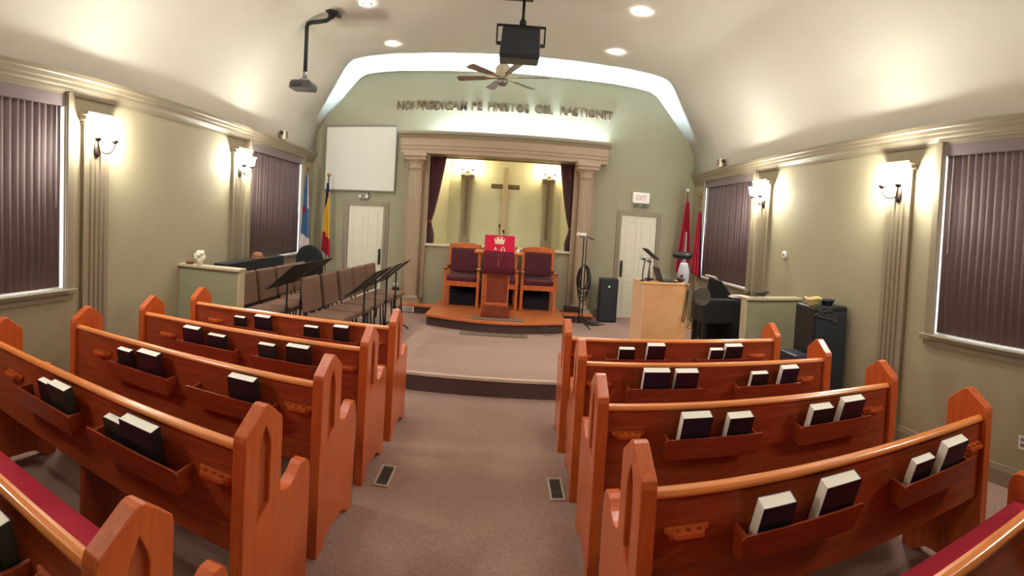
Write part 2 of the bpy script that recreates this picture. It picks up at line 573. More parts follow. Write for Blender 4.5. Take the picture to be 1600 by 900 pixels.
def sconce(fn, y, z, label, shade_mat, depth=.05, s=1.0):
    t = thing('wall_sconce', label, 'wall lamp', fn(depth, y, z), 0, 'two-light wall sconces')
    b = MB(fn)
    b.rings([[(depth + d, y + .045 * s * q * math.cos(tt), z - .03 * s + .085 * s * q * math.sin(tt)) for tt in [2 * PI * i / 20 for i in range(20)]] for d, q in ((0, 1), (.012, 1), (.022, .8), (.028, .3))])
    b.build('backplate', M['bronze'], t, world=True)
    for sg in (-1, 1):
        b = MB(fn)
        pts = []
        for i in range(15):
            q = i / 14
            an = -PI / 2 - q * PI * .95 if False else 0
            yy = y + sg * (.115 * s) * (1 - math.cos(q * PI)) / 2
            zz = z - .03 * s - .075 * s * math.sin(q * PI) + .055 * s * q
            pts.append((depth + .02 + .108 * s * math.sin(q * PI / 2), yy, zz))
        b.tube(pts, .008 * s, n=8)
        arm = b.build('arm', M['bronze'], t, world=True)
        e = pts[-1]
        def ring(r, h):
            return [(e[0] + r * s * math.cos(tt), e[1] + r * s * math.sin(tt), e[2] + h * s) for tt in [2 * PI * i / 20 for i in range(20)]]
        b = MB(fn)
        b.rings([ring(.012, -.012), ring(.03, 0), ring(.036, .018), ring(.028, .024)])
        b.build('cup', M['bronze'], t, world=True)
        b = MB(fn)
        b.rings([ring(.026, .02), ring(.040, .045), ring(.047, .08), ring(.052, .115), ring(.066, .14), ring(.058, .138), ring(.02, .12)], caps=True)
        b.build('glass_shade', shade_mat, t, world=True)
    return t
for side, fn in SIDES.items():
    for k, (a, c) in enumerate(PIL[side]):
        pilaster(fn, a, c, 0.0 if k != 1 else .2, 2.72)
        sconce(fn, (a + c) / 2, 2.44, 'lit two-arm sconce on the %s pilaster of the %s wall' % (('near', 'far', 'nearest', 'rear')[k], side), M['shade'])

# ------------------------------------------------------------------ alcove contents
FA = lambda d, y, z: (y, YA - d, z)          # alcove rear wall frame
for x, nm in ((-.80, 'left'), (.86, 'right')):
    pilaster(FA, x - .085, x + .085, 1.40, 2.80)
    sconce(FA, x, 2.86, 'lit brass sconce inside the alcove, %s of the cross' % nm, M['shade_alcove'], .06, .9)
t = thing('cross', 'tall pale wooden cross with a dark crossbar on the alcove wall', 'cross', (-.02, YA - .08, 1.5))
b = MB(); b.box(-.052, .052, -.03, .005, 0, 1.48); b.build('upright', M['palewood'], t, bevel=.006)
b = MB(); b.box(-.29, .29, .006, .035, 1.045, 1.14); b.build('crossbar', M['dark_wood'], t, bevel=.006, weld=False)  # crossbar in a darker tone than the upright
for z in (.2, .8, 1.3):
    b = MB(); b.cyl((0, .005, z), (0, .079, z), .014); b.build('wall_pin', M['steel'], t)

def curtain(side):
    s = -1 if side == 'left' else 1
    xo = AX0 + .01 if s < 0 else AX1 - .01
    t = thing('curtain', 'burgundy curtain tied back on the %s side of the alcove' % side, 'curtain', (xo, YB + .11, AZ0), 0, 'tied-back alcove curtains')
    b = MB()
    rows = []
    H = AZ1 - AZ0 - .0
    N = 40
    for j in range(31):
        z = H * (1 - j / 30)
        if z > .46:
            q = (z - .46) / (H - .46)
            w = .075 + .225 * (q ** .75)
        elif z > .38:
            w = .075
        else:
            w = .075 + .06 * min(1, (.38 - z) / .2)
        fold = .028 + .018 * (1 - w / .3)
        rows.append([(-s * (w * i / N), fold * math.sin(i / N * 2 * PI * 5.5), z) for i in range(N + 1)])
    b.sheet(rows)
    b.build('drape', M['curtain'], t, solid=.006)
    b = MB()
    b.rings([[(-s * (.0375 + .047 * math.cos(a)), .055 * math.sin(a), z) for a in [2 * PI * i / 20 for i in range(20)]] for z in (.395, .445)])
    b.build('tieback', mat('gold_tieback', (120, 70, 52), .7), t)
    return t
curtain('left'); curtain('right')
b = MB(); b.cyl((AX0, YB + .11, AZ1 - .02), (AX1, YB + .11, AZ1 - .02), .014)
tag(b.build('curtain_rod', M['brass']), 'thin brass rod across the top of the alcove', 'curtain rod')

# columns flanking the alcove and the entablature they carry
for x, nm in ((-1.655, 'left'), (1.445, 'right')):
    r = sroot('trim_%d' % tn, (x, YB - .2, .2)); tn += 1
    b = MB(); b.box(-.21, .21, .14, .2, .18, 2.84); b.build('pilaster', M['column'], r, bevel=.006)
    b = MB(); b.box(-.20, .20, -.16, .2, 0, .14); b.box(-.18, .18, -.14, .16, .14, .18); b.build('plinth', M['column'], r, bevel=.01, weld=False)
    b = MB()
    b.lathe([(.150, .18), (.158, .20), (.150, .23), (.132, .24), (.128, .26), (.124, 2.52), (.130, 2.53), (.140, 2.56), (.128, 2.58), (.126, 2.63), (.15, 2.68), (.165, 2.70)], (0, -.0, 0), n=40, flute=(.010, .255, 2.525))
    b.build('shaft', M['column'], r)
    b = MB(); b.box(-.19, .19, -.17, .18, 2.70, 2.76); b.box(-.21, .21, -.19, .2, 2.76, 2.84); b.build('capital', M['column'], r, bevel=.008, weld=False)
EX0, EX1 = -1.97, 1.835
r = sroot('trim_%d' % tn, ((EX0 + EX1) / 2, YB - .15, 3.04)); tn += 1
b = MB()
EN = [(YB, 3.03), (YB, 3.045), (9.02, 3.045), (9.02, 3.32), (8.94, 3.32), (8.96, 3.30), (8.96, 3.165), (8.975, 3.16), (8.975, 3.105), (8.99, 3.10), (8.99, 3.03)]
b.prism(EN, 'x', EX0 + .04, EX1 - .04)
for xe in (EX0 + .04, EX1 - .07): b.box(xe, xe + .03, 9.02, YB, 3.045, 3.32)
b.build('architrave', M['column'], r, world=True)
b = MB()
CN = [(9.02, 3.32), (8.93, 3.32), (8.915, 3.345), (8.88, 3.365), (8.87, 3.40), (8.90, 3.425), (9.01, 3.425), (9.02, 3.41)]
b.prism(CN, 'x', EX0, EX1)
for xe in (EX0, EX1 - .07): b.box(xe, xe + .07, 9.02, YB, 3.32, 3.42)
b.build('cornice', mat('grey_beige_cornice', (150, 142, 122), .5), r, world=True)
# the cool tube lights lying on top of it
for x0, x1, lab in ((-1.20, .20, 'lit cool tube fixture in the cornice trough above the left curtain'), (.28, 1.70, 'lit cool tube fixture in the cornice trough above the right curtain')):
    t = thing('tube_light', lab, 'light', ((x0 + x1) / 2, 9.219, 3.046), 0, 'cornice tube lights')
    h = (x1 - x0) / 2
    b = MB(); b.box(-h, h, -.035, .035, 0, .02); b.box(-h, -h + .02, -.02, .02, .02, .06); b.box(h - .02, h, -.02, .02, .02, .06); b.build('housing', M['white'], t, weld=False)
    b = MB(); b.cyl((-h + .02, 0, .042), (h - .02, 0, .042), .013, n=12); b.build('tube', M['tube'], t)

# ------------------------------------------------------------------ wall lettering
FONT = None
def text_mesh(txt, size, depth, width=None, height=None, bold=.012):
    cu = bpy.data.curves.new('lettering', 'FONT')
    cu.body = txt
    cu.size = size
    cu.extrude = depth / 2
    cu.offset = bold * size
    cu.align_x = 'LEFT'
    ob = bpy.data.objects.new('lettering', cu)
    COL.objects.link(ob)
    bpy.context.view_layer.update()
    me = bpy.data.meshes.new_from_object(ob.evaluated_get(bpy.context.evaluated_depsgraph_get()))
    bpy.data.objects.remove(ob)
    bpy.data.curves.remove(cu)
    xs = [v.co.x for v in me.vertices]; ys = [v.co.y for v in me.vertices]
    x0, x1, y0, y1 = min(xs), max(xs), min(ys), max(ys)
    sx = width / (x1 - x0) if width else 1
    sy = height / (y1 - y0) if height else 1
    for v in me.vertices:
        v.co = Vector(((v.co.x - x0) * sx, -v.co.z, (v.co.y - y0) * sy))   # upright, facing -Y
    return me
def text_obj(name, txt, m, parent, loc, width, height, depth=.03, bold=.012):
    me = text_mesh(txt, height * 1.4, depth, width, height, bold)
    me.materials.append(m)
    o = bpy.data.objects.new(name, me)
    COL.objects.link(o)
    o.parent = parent
    o.location = loc
    return o
t = thing('wall_lettering', 'gold raised lettering NOI PREDICAM PE HRISTOS CEL RASTIGNIT above the entablature', 'lettering', (-2.10, YB - .016, 3.83))
for w, x0, x1 in (('NOI', -2.10, -1.80), ('PREDICAM', -1.73, -.80), ('PE', -.72, -.52), ('HRISTOS', -.42, .33), ('CEL', .43, .77), ('RASTIGNIT', .90, 1.88)):
    q = (x0 + 2.1) / 4
    text_obj('word', w, M['letter'], t, (x0 + 2.10, 0, .015 + .055 * q), x1 - x0, .175, .03, .02)

# ------------------------------------------------------------------ screen, doors, exit sign on the back wall
t = thing('projection_screen', 'blank white projection screen hung above the left door', 'screen', (-2.77, YB - .05, 2.31))
b = MB(); b.box(-.71, .71, -.02, .03, 0, .03); b.box(-.71, .71, -.02, .03, 1.22, 1.255); b.box(-.71, -.685, -.02, .03, .03, 1.22); b.box(.685, .71, -.02, .03, .03, 1.22)
b.build('frame', M['greyframe'], t, weld=False, bevel=.004)
b = MB(); b.box(-.685, .685, -.005, .01, .03, 1.22); b.build('fabric', M['screen'], t)

def door(n, x0, x1, z1, hinge, fr):
    r = sroot('door_%d' % n, ((x0 + x1) / 2, YB, .2))
    w = (x1 - x0) / 2; h = z1 - .2
    b = MB()
    for d, g in ((.03, fr), (.045, fr * .55)):
        b.box(-w - g, -w, -d, 0, 0, h); b.box(w, w + g, -d, 0, 0, h); b.box(-w - g, w + g, -d, 0, h, h + g)
    b.build('door_frame', M['trim'], r, weld=False, bevel=.004)
    b = MB()
    b.box(-w, w, -.012, -.001, 0.005, h)
    st = .09
    for z0, zz in ((.10, h * .36), (h * .36 + .09, h - .11)):        # raised panels with sunk borders
        for a, c in ((-w + st, -.035), (.035, w - st)):
            b.box(a, c, -.017, -.012, z0, z0 + .012); b.box(a, c, -.017, -.012, zz - .012, zz)
            b.box(a, a + .012, -.017, -.012, z0, zz); b.box(c - .012, c, -.017, -.012, z0, zz)
            b.box(a + .03, c - .03, -.017, -.012, z0 + .035, zz - .035)
    b.build('door_leaf', M['door'], r, weld=False, bevel=.003)
    s = hinge
    b = MB()
    b.box(s * (w - .05) - .022, s * (w - .05) + .022, -.03, -.012, h * .40, h * .56)
    b.cyl((s * (w - .05), -.03, h * .53), (s * (w - .05), -.05, h * .53), .02)
    b.tube([(s * (w - .05), -.032, h * .44), (s * (w - .05), -.065, h * .445), (s * (w - .05), -.068, h * .47), (s * (w - .05), -.065, h * .50), (s * (w - .05), -.032, h * .505)], .009)
    b.build('door_handle', M['bronze'], r, weld=False)
    return r
door(1, -2.955, -2.262, 2.05, 1, .095)
door(2, 2.185, 2.882, 2.15, -1, .085)
t = thing('exit_sign', 'small white exit sign with faded red letters above the far right door', 'exit sign', (2.53, YB - .001, 2.395))
b = MB(); b.box(-.165, .165, -.07, 0, 0, .205); b.build('housing', emit('lit_exit_panel', (255, 226, 206), .10), t, bevel=.008)
text_obj('lettering', 'EXIT', M['sign_red'], t, (-.10, -.071, .055), .20, .095, .004)
b = MB(); b.box(-.05, .05, -.05, 0, -.06, 0); b.build('bracket', M['greyframe'], t, bevel=.006)
for s in (-1, 1):
    b = MB(); b.cyl((s * .10, -.05, -.045), (s * .12, -.09, -.06), .03, .036); b.build('lamp_head', M['greyframe'], t)
t = thing('emergency_light', 'small grey emergency light box above the left door', 'emergency light', (-2.66, YB - .001, 2.16))
b = MB(); b.box(-.09, .09, -.06, 0, 0, .13); b.build('housing', M['greyframe'], t, bevel=.008)
for s in (-1, 1):
    b = MB(); b.cyl((s * .05, -.06, .065), (s * .07, -.10, .06), .028, .034); b.build('lamp_head', M['white'], t)

# small wall loudspeakers on the crown, thermostat, outlet
for side, fn, y, z in (('left', SL, 7.60, 3.05), ('right', SR, 7.88, 3.05)):
    t = thing('surround_speaker', 'small pale box speaker on the crown moulding above the far %s window' % side, 'speaker', fn(.08, y, z), 0, 'small crown speakers')
    b = MB(fn); b.box(.05, .13, y - .07, y + .05, z, z + .15); b.build('cabinet', M['door'], t, world=True, bevel=.006)
    b = MB(fn); b.box(.13, .137, y - .055, y + .035, z + .015, z + .135); b.build('grille', M['trim'], t, world=True)
    b = MB(fn); b.cyl((.08, y - .07, z + .09), (.09, y - .15, z + .10), .018, .03, n=12); b.build('side_lamp', M['bronze'], t, world=True)
t = thing('thermostat', 'round white thermostat with a dark dial on the right wall', 'thermostat', SR(0, 5.70, 1.685))
b = MB(SR)
b.rings([[(d, 5.70 + r * math.cos(a), 1.685 + r * math.sin(a)) for a in [2 * PI * i / 24 for i in range(24)]] for d, r in ((0, .052), (.018, .052), (.026, .044), (.028, .02))])
b.build('housing', M['white'], t, world=True)
b = MB(SR); b.box(.027, .032, 5.685, 5.715, 1.672, 1.698); b.build('dial', M['black'], t, world=True)
t = thing('wall_outlet', 'white outlet plate low on the right wall under the window', 'outlet', SR(0, 2.0, .33))
b = MB(SR); b.box(0, .008, 1.96, 2.04, .33, .44); b.build('plate', M['white'], t, world=True, bevel=.003)
b = MB(SR)
for z in (.355, .398): b.box(.008, .010, 1.982, 2.018, z, z + .026)
b.build('socket', M['greyframe'], t, world=True, weld=False)

# ------------------------------------------------------------------ ceiling fixtures
for i, (x, y) in enumerate([(-1.86, 6.17), (-1.86, 7.64), (1.50, 7.42), (1.48, 5.95), (-1.86, 4.6), (1.48, 4.5), (-1.86, 3.0), (1.48, 2.95)]):  # last four are out of view, added to fill the pews with light
    lab = ['left row, beside the projector mount', 'left row, nearest the altar wall', 'right row, nearest the altar wall', 'right row, above the front pews'] + ['%s row, unseen fill added over the pews, %s pair' % (s, p) for p in ('second', 'rear') for s in ('left', 'right')]
    zz = 4.558
    x, y = x * 1.022, y * 1.022
    t = thing('downlight', 'lit round recessed ceiling light, ' + lab[i], 'ceiling light', (x, y, zz), 0, 'recessed ceiling lights')
    b = MB(); b.rings([[(r * math.cos(a), r * math.sin(a), z) for a in [2 * PI * k / 24 for k in range(24)]] for r, z in ((.07, .0), (.07, -.006), (.046, -.012), (.041, -.004))], caps=False); b.build('trim_ring', M['white'], t)
    b = MB(); b.rings([[(r * math.cos(a), r * math.sin(a), z) for a in [2 * PI * k / 24 for k in range(24)]] for r, z in ((.041, -.004), (.033, -.010), (.01, -.013))]); b.build('lens', M['downlight'], t)

# ceiling fan
t = thing('ceiling_fan', 'six-bladed ceiling fan with taupe blades behind the hung speaker', 'ceiling fan', (-.15, 7.5, 3.94))
b = MB(); b.cyl((0, 0, .25), (0, 0, .60), .016); b.build('downrod', M['white'], t)
b = MB(); b.lathe([(.02, .55), (.06, .56), (.075, .60), (.075, .63)]); b.build('canopy', M['white'], t)
b = MB(); b.lathe([(.02, .26), (.06, .25), (.11, .20), (.12, .12), (.10, .06), (.06, .03)]); b.build('motor', mat('cream_motor', (206, 200, 176), .4), t)
b = MB(); b.lathe([(.05, .03), (.085, .02), (.09, -.02), (.06, -.06), (.02, -.075)]); b.build('hub_cap', M['steel'], t)
for k in range(6):
    a = math.radians(-12 + 60 * k)
    R = Matrix.Rotation(a, 4, 'Z') @ Matrix.Rotation(math.radians(11), 4, 'X')
    b = MB(lambda x, y, z, R=R: tuple(R @ Vector((x, y, z)) + Vector((0, 0, .05))))
    out = [(.24, -.05), (.30, -.055), (.66, -.075), (.69, -.06), (.70, 0), (.69, .06), (.66, .075), (.30, .055), (.24, .05)]
    b.prism(out, 'z', -.004, .004)
    bl = b.build('blade', M['pale_blade'], t)
    b = MB(lambda x, y, z, R=R: tuple(R @ Vector((x, y, z)) + Vector((0, 0, .05))))
    b.prism([(.08, -.015), (.20, -.02), (.27, -.035), (.27, .035), (.20, .02), (.08, .015)], 'z', -.011, -.005)
    b.build('blade_iron', M['brass'], bl)

# hung loudspeaker in a yoke
t = thing('hanging_loudspeaker', 'black loudspeaker in a yoke hung from the ceiling in front of the fan', 'speaker', (.06, 6.1, 3.80))
b = MB(); b.prism([(-.235, 0), (.225, 0), (.24, .03), (.23, .36), (-.215, .36), (-.24, .03)], 'y', -.12, .16); b.build('cabinet', M['black'], t, bevel=.015)
b = MB(); b.box(-.205, .20, -.128, -.12, .04, .33); b.build('grille', M['speaker'], t, bevel=.003)
b = MB()
b.box(-.29, .30, -.012, .022, .405, .425); b.box(-.29, -.272, -.012, .022, .19, .41); b.box(.282, .30, -.012, .022, .19, .41)
b.cyl((-.275, .005, .20), (-.22, .005, .20), .022); b.cyl((.285, .005, .20), (.22, .005, .20), .022)
b.build('yoke', M['blackm'], t, weld=False)
b = MB(); b.cyl((.02, 0, .42), (.02, 0, .745), .018); b.lathe([(.018, .42), (.04, .43), (.04, .47), (.018, .50)], (.02, 0, 0)); b.build('pole', M['blackm'], t, weld=False)
b = MB(); b.box(-.72, .13, -.10, .10, .745, .765); b.build('ceiling_board', mat('dark_brown_board', (60, 46, 38), .6), t, bevel=.004)

# projector on its bent arm
t = thing('projector', 'small dark projector on a bent black arm below the left ceiling slope', 'projector', (-2.78, 6.4, 3.53))
b = MB()
b.tube([(.37, 0, .945), (.345, 0, .92), (.30, 0, .895), (.20, 0, .89), (.08, 0, .89), (.035, 0, .88), (.02, 0, .84), (.02, 0, .55), (.02, 0, .24)], .028, n=12)
b.build('arm', M['blackm'], t)
b = MB(); b.obox((.39, 0, .985), (.20, .16, .035), (0, .35, 0)); b.cyl((.36, 0, .93), (.385, 0, .99), .045); b.build('ceiling_plate', M['blackm'], t, weld=False)
b = MB(); b.cyl((.02, 0, .14), (.02, 0, .27), .036, .022); b.box(-.04, .07, -.05, .05, .11, .145); b.build('mount', M['steel'], t, weld=False)
R = Matrix.Rotation(math.radians(6), 4, 'Y')
fnp = lambda x, y, z: tuple(R @ Vector((x, y, z)) + Vector((.0, 0, .05)))
b = MB(fnp); b.prism([(-.16, -.055), (.16, -.055), (.165, .02), (.13, .06), (-.13, .06), (-.165, .02)], 'y', -.12, .12); b.build('body', mat('dark_grey_projector', (66, 62, 60), .5), t, bevel=.012)
b = MB(fnp); b.cyl((.08, .12, 0), (.08, .15, 0), .04); b.build('lens', M['black'], t)
b = MB(fnp)
for k in range(6): b.box(-.12 + .025 * k, -.107 + .025 * k, -.124, -.12, -.04, .01)
b.build('vent', M['black'], t, weld=False)

# ------------------------------------------------------------------ pews
def end_outline():
    o = [(-.03, 0), (-.03, .97), (-.022, .995), (.105, 1.075), (.125, 1.08), (.145, 1.075), (.255, .995), (.262, .97)]
    o += [(.262, .665)]
    for i in range(1, 9):                       # hollow sweep up to the arm tip
        q = i / 8
        o.append((.262 + .185 * q, .665 - .035 * math.sin(q * PI) + .02 * q))
    o += [(.47, .697), (.51, .695), (.54, .675), (.555, .64), (.56, .60), (.56, 0), (.475, 0)]
    o += [(.41, .035), (.37, .06), (.32, .065), (.16, .065), (.11, .06), (.08, .035), (.06, 0)]
    return o
SLOT = [(.075, .60), (.165, .655), (.165, .90), (.150, .945), (.12, .995), (.09, .945), (.075, .90)]
def end_panel(x0, x1, parent, face):
    b = MB()
    outer, dp = end_outline(), .022
    for xo, s in ((x0, 1), (x1, -1)):
        edges = []
        for L in ((outer, SLOT) if s == face else (outer,)):
            vs = [b.v((xo, y, z)) for y, z in L]
            edges += [b.bm.edges.new((vs[i], vs[(i + 1) % len(vs)])) for i in range(len(vs))]
        bmesh.ops.triangle_fill(b.bm, use_beauty=True, edges=edges)
        if s == face:
            b.rings([[(xo, y, z) for y, z in SLOT], [(xo + s * dp, y, z) for y, z in SLOT]], caps=False, smooth=False)
    b.rings([[(x0, y, z) for y, z in outer], [(x1, y, z) for y, z in outer]], caps=False, smooth=False)
    e = b.build('end_panel', M['oak_v'], parent, bevel=.006)
    b = MB()
    b.prism([(y, z) for y, z in SLOT], 'x', (x0 + dp) if face == 1 else (x0 + .01), (x1 - .01) if face == 1 else (x1 - dp))
    b.build('lancet_groove', M['oak_groove'], e)
    return e

def book_rack(x0, x1, parent):
    b = MB()
    b.rings([[(x0 + .02, y, .685), (x1 - .02, y, .685), (x1, y - .044, .80), (x1 - .012, y - .048, .812), (x0 + .012, y - .048, .812), (x0, y - .044, .80)] for y in (-.078, -.066)], smooth=False)
    b.prism([(-.066, .69), (-.0005, .69), (-.0005, .80), (-.108, .795)], 'x', x0 + .02, x0 + .034)
    b.prism([(-.066, .69), (-.0005, .69), (-.0005, .80), (-.108, .795)], 'x', x1 - .034, x1 - .02)
    b.box(x0 + .034, x1 - .034, -.066, -.0005, .69, .702)
    return b.build('book_rack', M['oak_h'], parent, weld=False, bevel=.003)

def cup_holder(xc, parent):
    w = .085
    out = [(xc - w, -.0005), (xc - w, -.012), (xc - w + .022, -.022), (xc - w + .03, -.045), (xc - .05, -.058), (xc + .05, -.058), (xc + w - .03, -.045), (xc + w - .022, -.022), (xc + w, -.012), (xc + w, -.0005)]
    holes = [[(xc + dx + .013 * math.cos(a), -.031 + .013 * math.sin(a)) for a in [2 * PI * i / 14 for i in range(14)]] for dx in (-.04, 0, .04)]
    b = MB()
    b.flat_with_holes(out, holes, 'z', .80, .816)
    b.prism([(xc - .06, .775), (xc + .06, .775), (xc + .075, .80), (xc - .075, .80)], 'y', -.014, -.0005)
    return b.build('cup_holder', M['oak_v'], parent)

PEWS = {}
ORD = ['front', 'second', 'third', 'fourth', 'fifth']
def pew(side, row, xa, ya, xb, yb, racks, cups, support, extra):
    """xa, ya: the aisle end of the rail; xb, yb: its wall end"""
    rz = math.atan2((yb - ya) * (1 if xb > xa else -1), abs(xb - xa))
    x0, x1 = (xa, xb) if xa < xb else (xb, xa)
    xm, ym = (xa + xb) / 2, (ya + yb) / 2
    t = thing('pew', 'oak pew with red seat cushion, %s' % extra, 'pew', (xm, ym, 0), rz, 'oak pews')
    a, c = x0 - xm, x1 - xm
    end_panel(a - .06, a, t, 1); end_panel(c, c + .06, t, -1)
    b = MB(); b.box(a, c, 0, .025, .505, .925); b.build('backrest', M['oak_h'], t)
    b = MB(); b.prism([(-.012, .924), (.036, .924), (.040, .936), (.034, .949), (.014, .954), (-.006, .949), (-.014, .936)], 'x', a, c); b.build('top_rail', M['oak_rail'], t, bevel=.004)
    b = MB(); b.box(a, c, .025, .49, .485, .512); b.build('seat', M['oak_h'], t, weld=False)
    b = MB(); b.box(a + .005, c - .005, .09, .505, .512, .572); b.build('seat_cushion', M['cushion'], t, bevel=.02, seg=3)
    b = MB(); b.prism([(.026, .574), (.085, .574), (.072, .80), (.05, .86), (.026, .87)], 'x', a + .005, c - .005); b.build('back_cushion', M['cushion'], t, bevel=.012, seg=3)
    for r0, r1 in racks: book_rack(r0 - xm, r1 - xm, t)
    for cx in cups: cup_holder(cx - xm, t)
    if support:
        b = MB(); b.prism([(.03, 0), (.42, 0), (.40, .05), (.38, .41), (.48, .41), (.48, .485), (.03, .485)], 'x', -.02, .02); b.build('center_support', M['oak_h'], t, bevel=.004)
    PEWS[(side, row)] = (xm, ym, rz)
    return t
RK = {'left': [(-1.71, -1.13), (-2.40, -1.85)], 'right': [(.87, 1.425), (1.66, 2.18)]}
CU = {'left': [-1.02, -2.55], 'right': [.70, 2.27]}
LR = [(-.885, 4.003, -2.775, 4.003), (-.915, 3.268, -2.81, 3.282), (-.935, 2.465, -2.845, 2.525), (-.935, 1.650, -2.90, 1.775), (-.885, .835, -2.90, .92)]
RR = [(.607, 4.060, 2.44, 3.97), (.605, 3.320, 2.44, 3.19), (.586, 2.500, 2.41, 2.41), (.576, 1.648, 2.38, 1.618), (.580, .855, 2.38, .86)]
PEX = {('left', 0): 'the front one left of the aisle, before the choir', ('left', 1): 'second from the front, left of the aisle', ('left', 2): 'third from the front, left of the aisle', ('left', 3): 'fourth from the front, left of the aisle', ('left', 4): 'the nearest one, cut off at the lower left',
       ('right', 0): 'the front one right of the aisle, before the podium', ('right', 1): 'second from the front, right of the aisle', ('right', 2): 'third from the front, right of the aisle', ('right', 3): 'fourth from the front, right of the aisle', ('right', 4): 'the nearest one, cut off at the lower right'}
for side, rows in (('left', LR), ('right', RR)):
    for k, (xa, ya, xb, yb) in enumerate(rows):
        pew(side, k, xa, ya, xb, yb, RK[side], CU[side], side == 'left', PEX[(side, k)])

# hymnals in the racks: world x range and height of each visible book
BOOKS = {
    ('left', 4): [(-1.32, -1.175, .925, 'green')],
    ('left', 3): [(-2.17, -2.06, .905, 'black'), (-2.05, -1.90, .925, 'green'), (-1.62, -1.50, .885, 'green'), (-1.49, -1.29, .925, 'black')],
    ('left', 2): [(-2.32, -2.20, .905, 'black'), (-2.12, -1.95, .935, 'maroon'), (-1.42, -1.25, .93, 'black')],
    ('left', 1): [(-2.33, -2.18, .925, 'maroon'), (-2.10, -1.95, .90, 'black'), (-1.66, -1.53, .90, 'green'), (-1.43, -1.26, .925, 'black')],
    ('left', 0): [(-2.30, -2.19, .89, 'black'), (-2.08, -1.93, .93, 'black'), (-1.61, -1.48, .895, 'black'), (-1.34, -1.19 - .02, .93, 'black')],
    ('right', 0): [(.99, 1.12, .905, 'black'), (1.22, 1.37, .945, 'maroon'), (1.78, 1.90, .90, 'black'), (1.91, 2.07, .935, 'black')],
    ('right', 1): [(.98, 1.16, .945, 'navy'), (1.20, 1.36, .94, 'maroon'), (1.77, 1.90, .905, 'black'), (2.0, 2.14, .94, 'navy')],
    ('right', 2): [(.95, 1.11, .94, 'navy'), (1.21, 1.35, .92, 'black'), (1.73, 1.87, .915, 'black'), (1.94, 2.10, .94, 'maroon')],
    ('right', 3): [(.94, 1.08, .915, 'navy'), (1.21, 1.38, .94, 'maroon'), (1.73, 1.86, .90, 'black'), (1.92, 2.08, .94, 'navy')],
}
POSN = {1: ['only one'], 3: ['nearest the wall', 'the middle one', 'nearest the aisle'], 4: ['nearest the wall', 'second from the wall', 'second from the aisle', 'nearest the aisle']}
CN_ = {'black': 'black', 'maroon': 'dark maroon', 'navy': 'navy', 'green': 'dark green'}
for (side, row), L in BOOKS.items():
    xm, ym, rz = PEWS[(side, row)]
    names = list(POSN[len(L)])
    if side == 'right': names.reverse()
    for i, (x0, x1, ztop, colr) in enumerate(L):
        yy = ym + math.tan(rz) * ((x0 + x1) / 2 - xm)
        h = ztop - .7025
        th = .058 if h > .21 else .046
        h *= 1.0
        lean = math.radians(20 if side == 'right' else 13)
        t = thing('hymnal', '%s hymnal, %s in the %s %s pew' % (CN_[colr], names[i], {0: 'front', 1: 'second', 2: 'third', 3: 'fourth', 4: 'nearest'}[row], side), 'book', ((x0 + x1) / 2, yy - .006 - th / 2, .7025 + th / 2 * math.sin(lean)), rz, 'hymnals in the pew racks')
        t.rotation_euler = (lean, 0, rz)
        w = (x1 - x0) / 2
        b = MB(); b.box(-w, w, -th / 2, -th / 2 + .003, 0, h); b.box(-w, w, th / 2 - .003, th / 2, 0, h); b.box(w - .004, w, -th / 2, th / 2, 0, h)
        b.build('cover', M['c_' + colr], t, weld=False)
        b = MB(); b.box(-w + .001, w - .004, -th / 2 + .003, th / 2 - .003, .002, h - .001); b.build('pages', M['pages'], t)

# ------------------------------------------------------------------ chancel platform
t = thing('chancel_platform', 'bow-fronted wooden platform with a dark carpeted face under the pulpit', 'platform', (-.05, 8.4, .2))
bow = []
for i in range(25):
    q = i / 24
    x = -1.12 + 2.16 * q
    bow.append((x, 7.72 - .25 * math.sin(PI * q)))
out = [(-1.08, 9.23), (-1.12, 7.72)] + bow[1:-1] + [(1.04, 7.72), (1.02, 9.23)]
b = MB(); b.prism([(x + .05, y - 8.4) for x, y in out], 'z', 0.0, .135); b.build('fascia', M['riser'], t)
def grow(p, g=.03):
    return (p[0] + (g if p[0] > 0 else -g) * (abs(p[0]) > 1.0), p[1] - (g if p[1] < 9 else 0))
b = MB(); b.prism([(grow(p)[0] + .05, grow(p)[1] - 8.4) for p in out], 'z', .136, .175); b.build('deck', M['plat'], t, bevel=.006)
for nm, x0, x1 in (('left', -1.75, -1.15), ('right', 1.08, 1.62)):
    t = thing('side_riser', 'low wooden side riser with a dark face, %s of the platform' % nm, 'platform', ((x0 + x1) / 2, 8.7, .2))
    h = (x1 - x0) / 2
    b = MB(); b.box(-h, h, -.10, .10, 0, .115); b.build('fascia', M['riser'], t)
    b = MB(); b.box(-h - .01, h + .01, -.12, .10, .116, .148); b.build('deck', M['plat'], t, bevel=.004)
t = thing('floor_vent', 'white register grille set in the face of the left side riser', 'vent', (-1.60, 8.593, .215))
b = MB(); b.box(-.12, .12, -.006, .006, 0, .095); b.build('frame', M['white'], t, bevel=.003)
b = MB()
for k in range(7): b.box(-.095, .095, -.009, -.006, .012 + .0105 * k, .017 + .0105 * k)
b.build('slats', M['greyframe'], t, weld=False)
b = MB(); b.box(-.42, .38, 7.548, 7.80, .376, .384)
tag(b.build('platform_mat', M['mat'], bevel=.003), 'grey brown mat on the platform deck under the pulpit', 'mat')
b = MB(); b.box(-.56, .44, 7.24, 7.44, .201, .212)  # thin strip, darker than the carpet, along the platform face
tag(b.build('floor_strip', M['mat'], bevel=.004), 'narrow grey strip on the stage carpet against the bowed platform face', 'mat')
b = MB()
pts = []
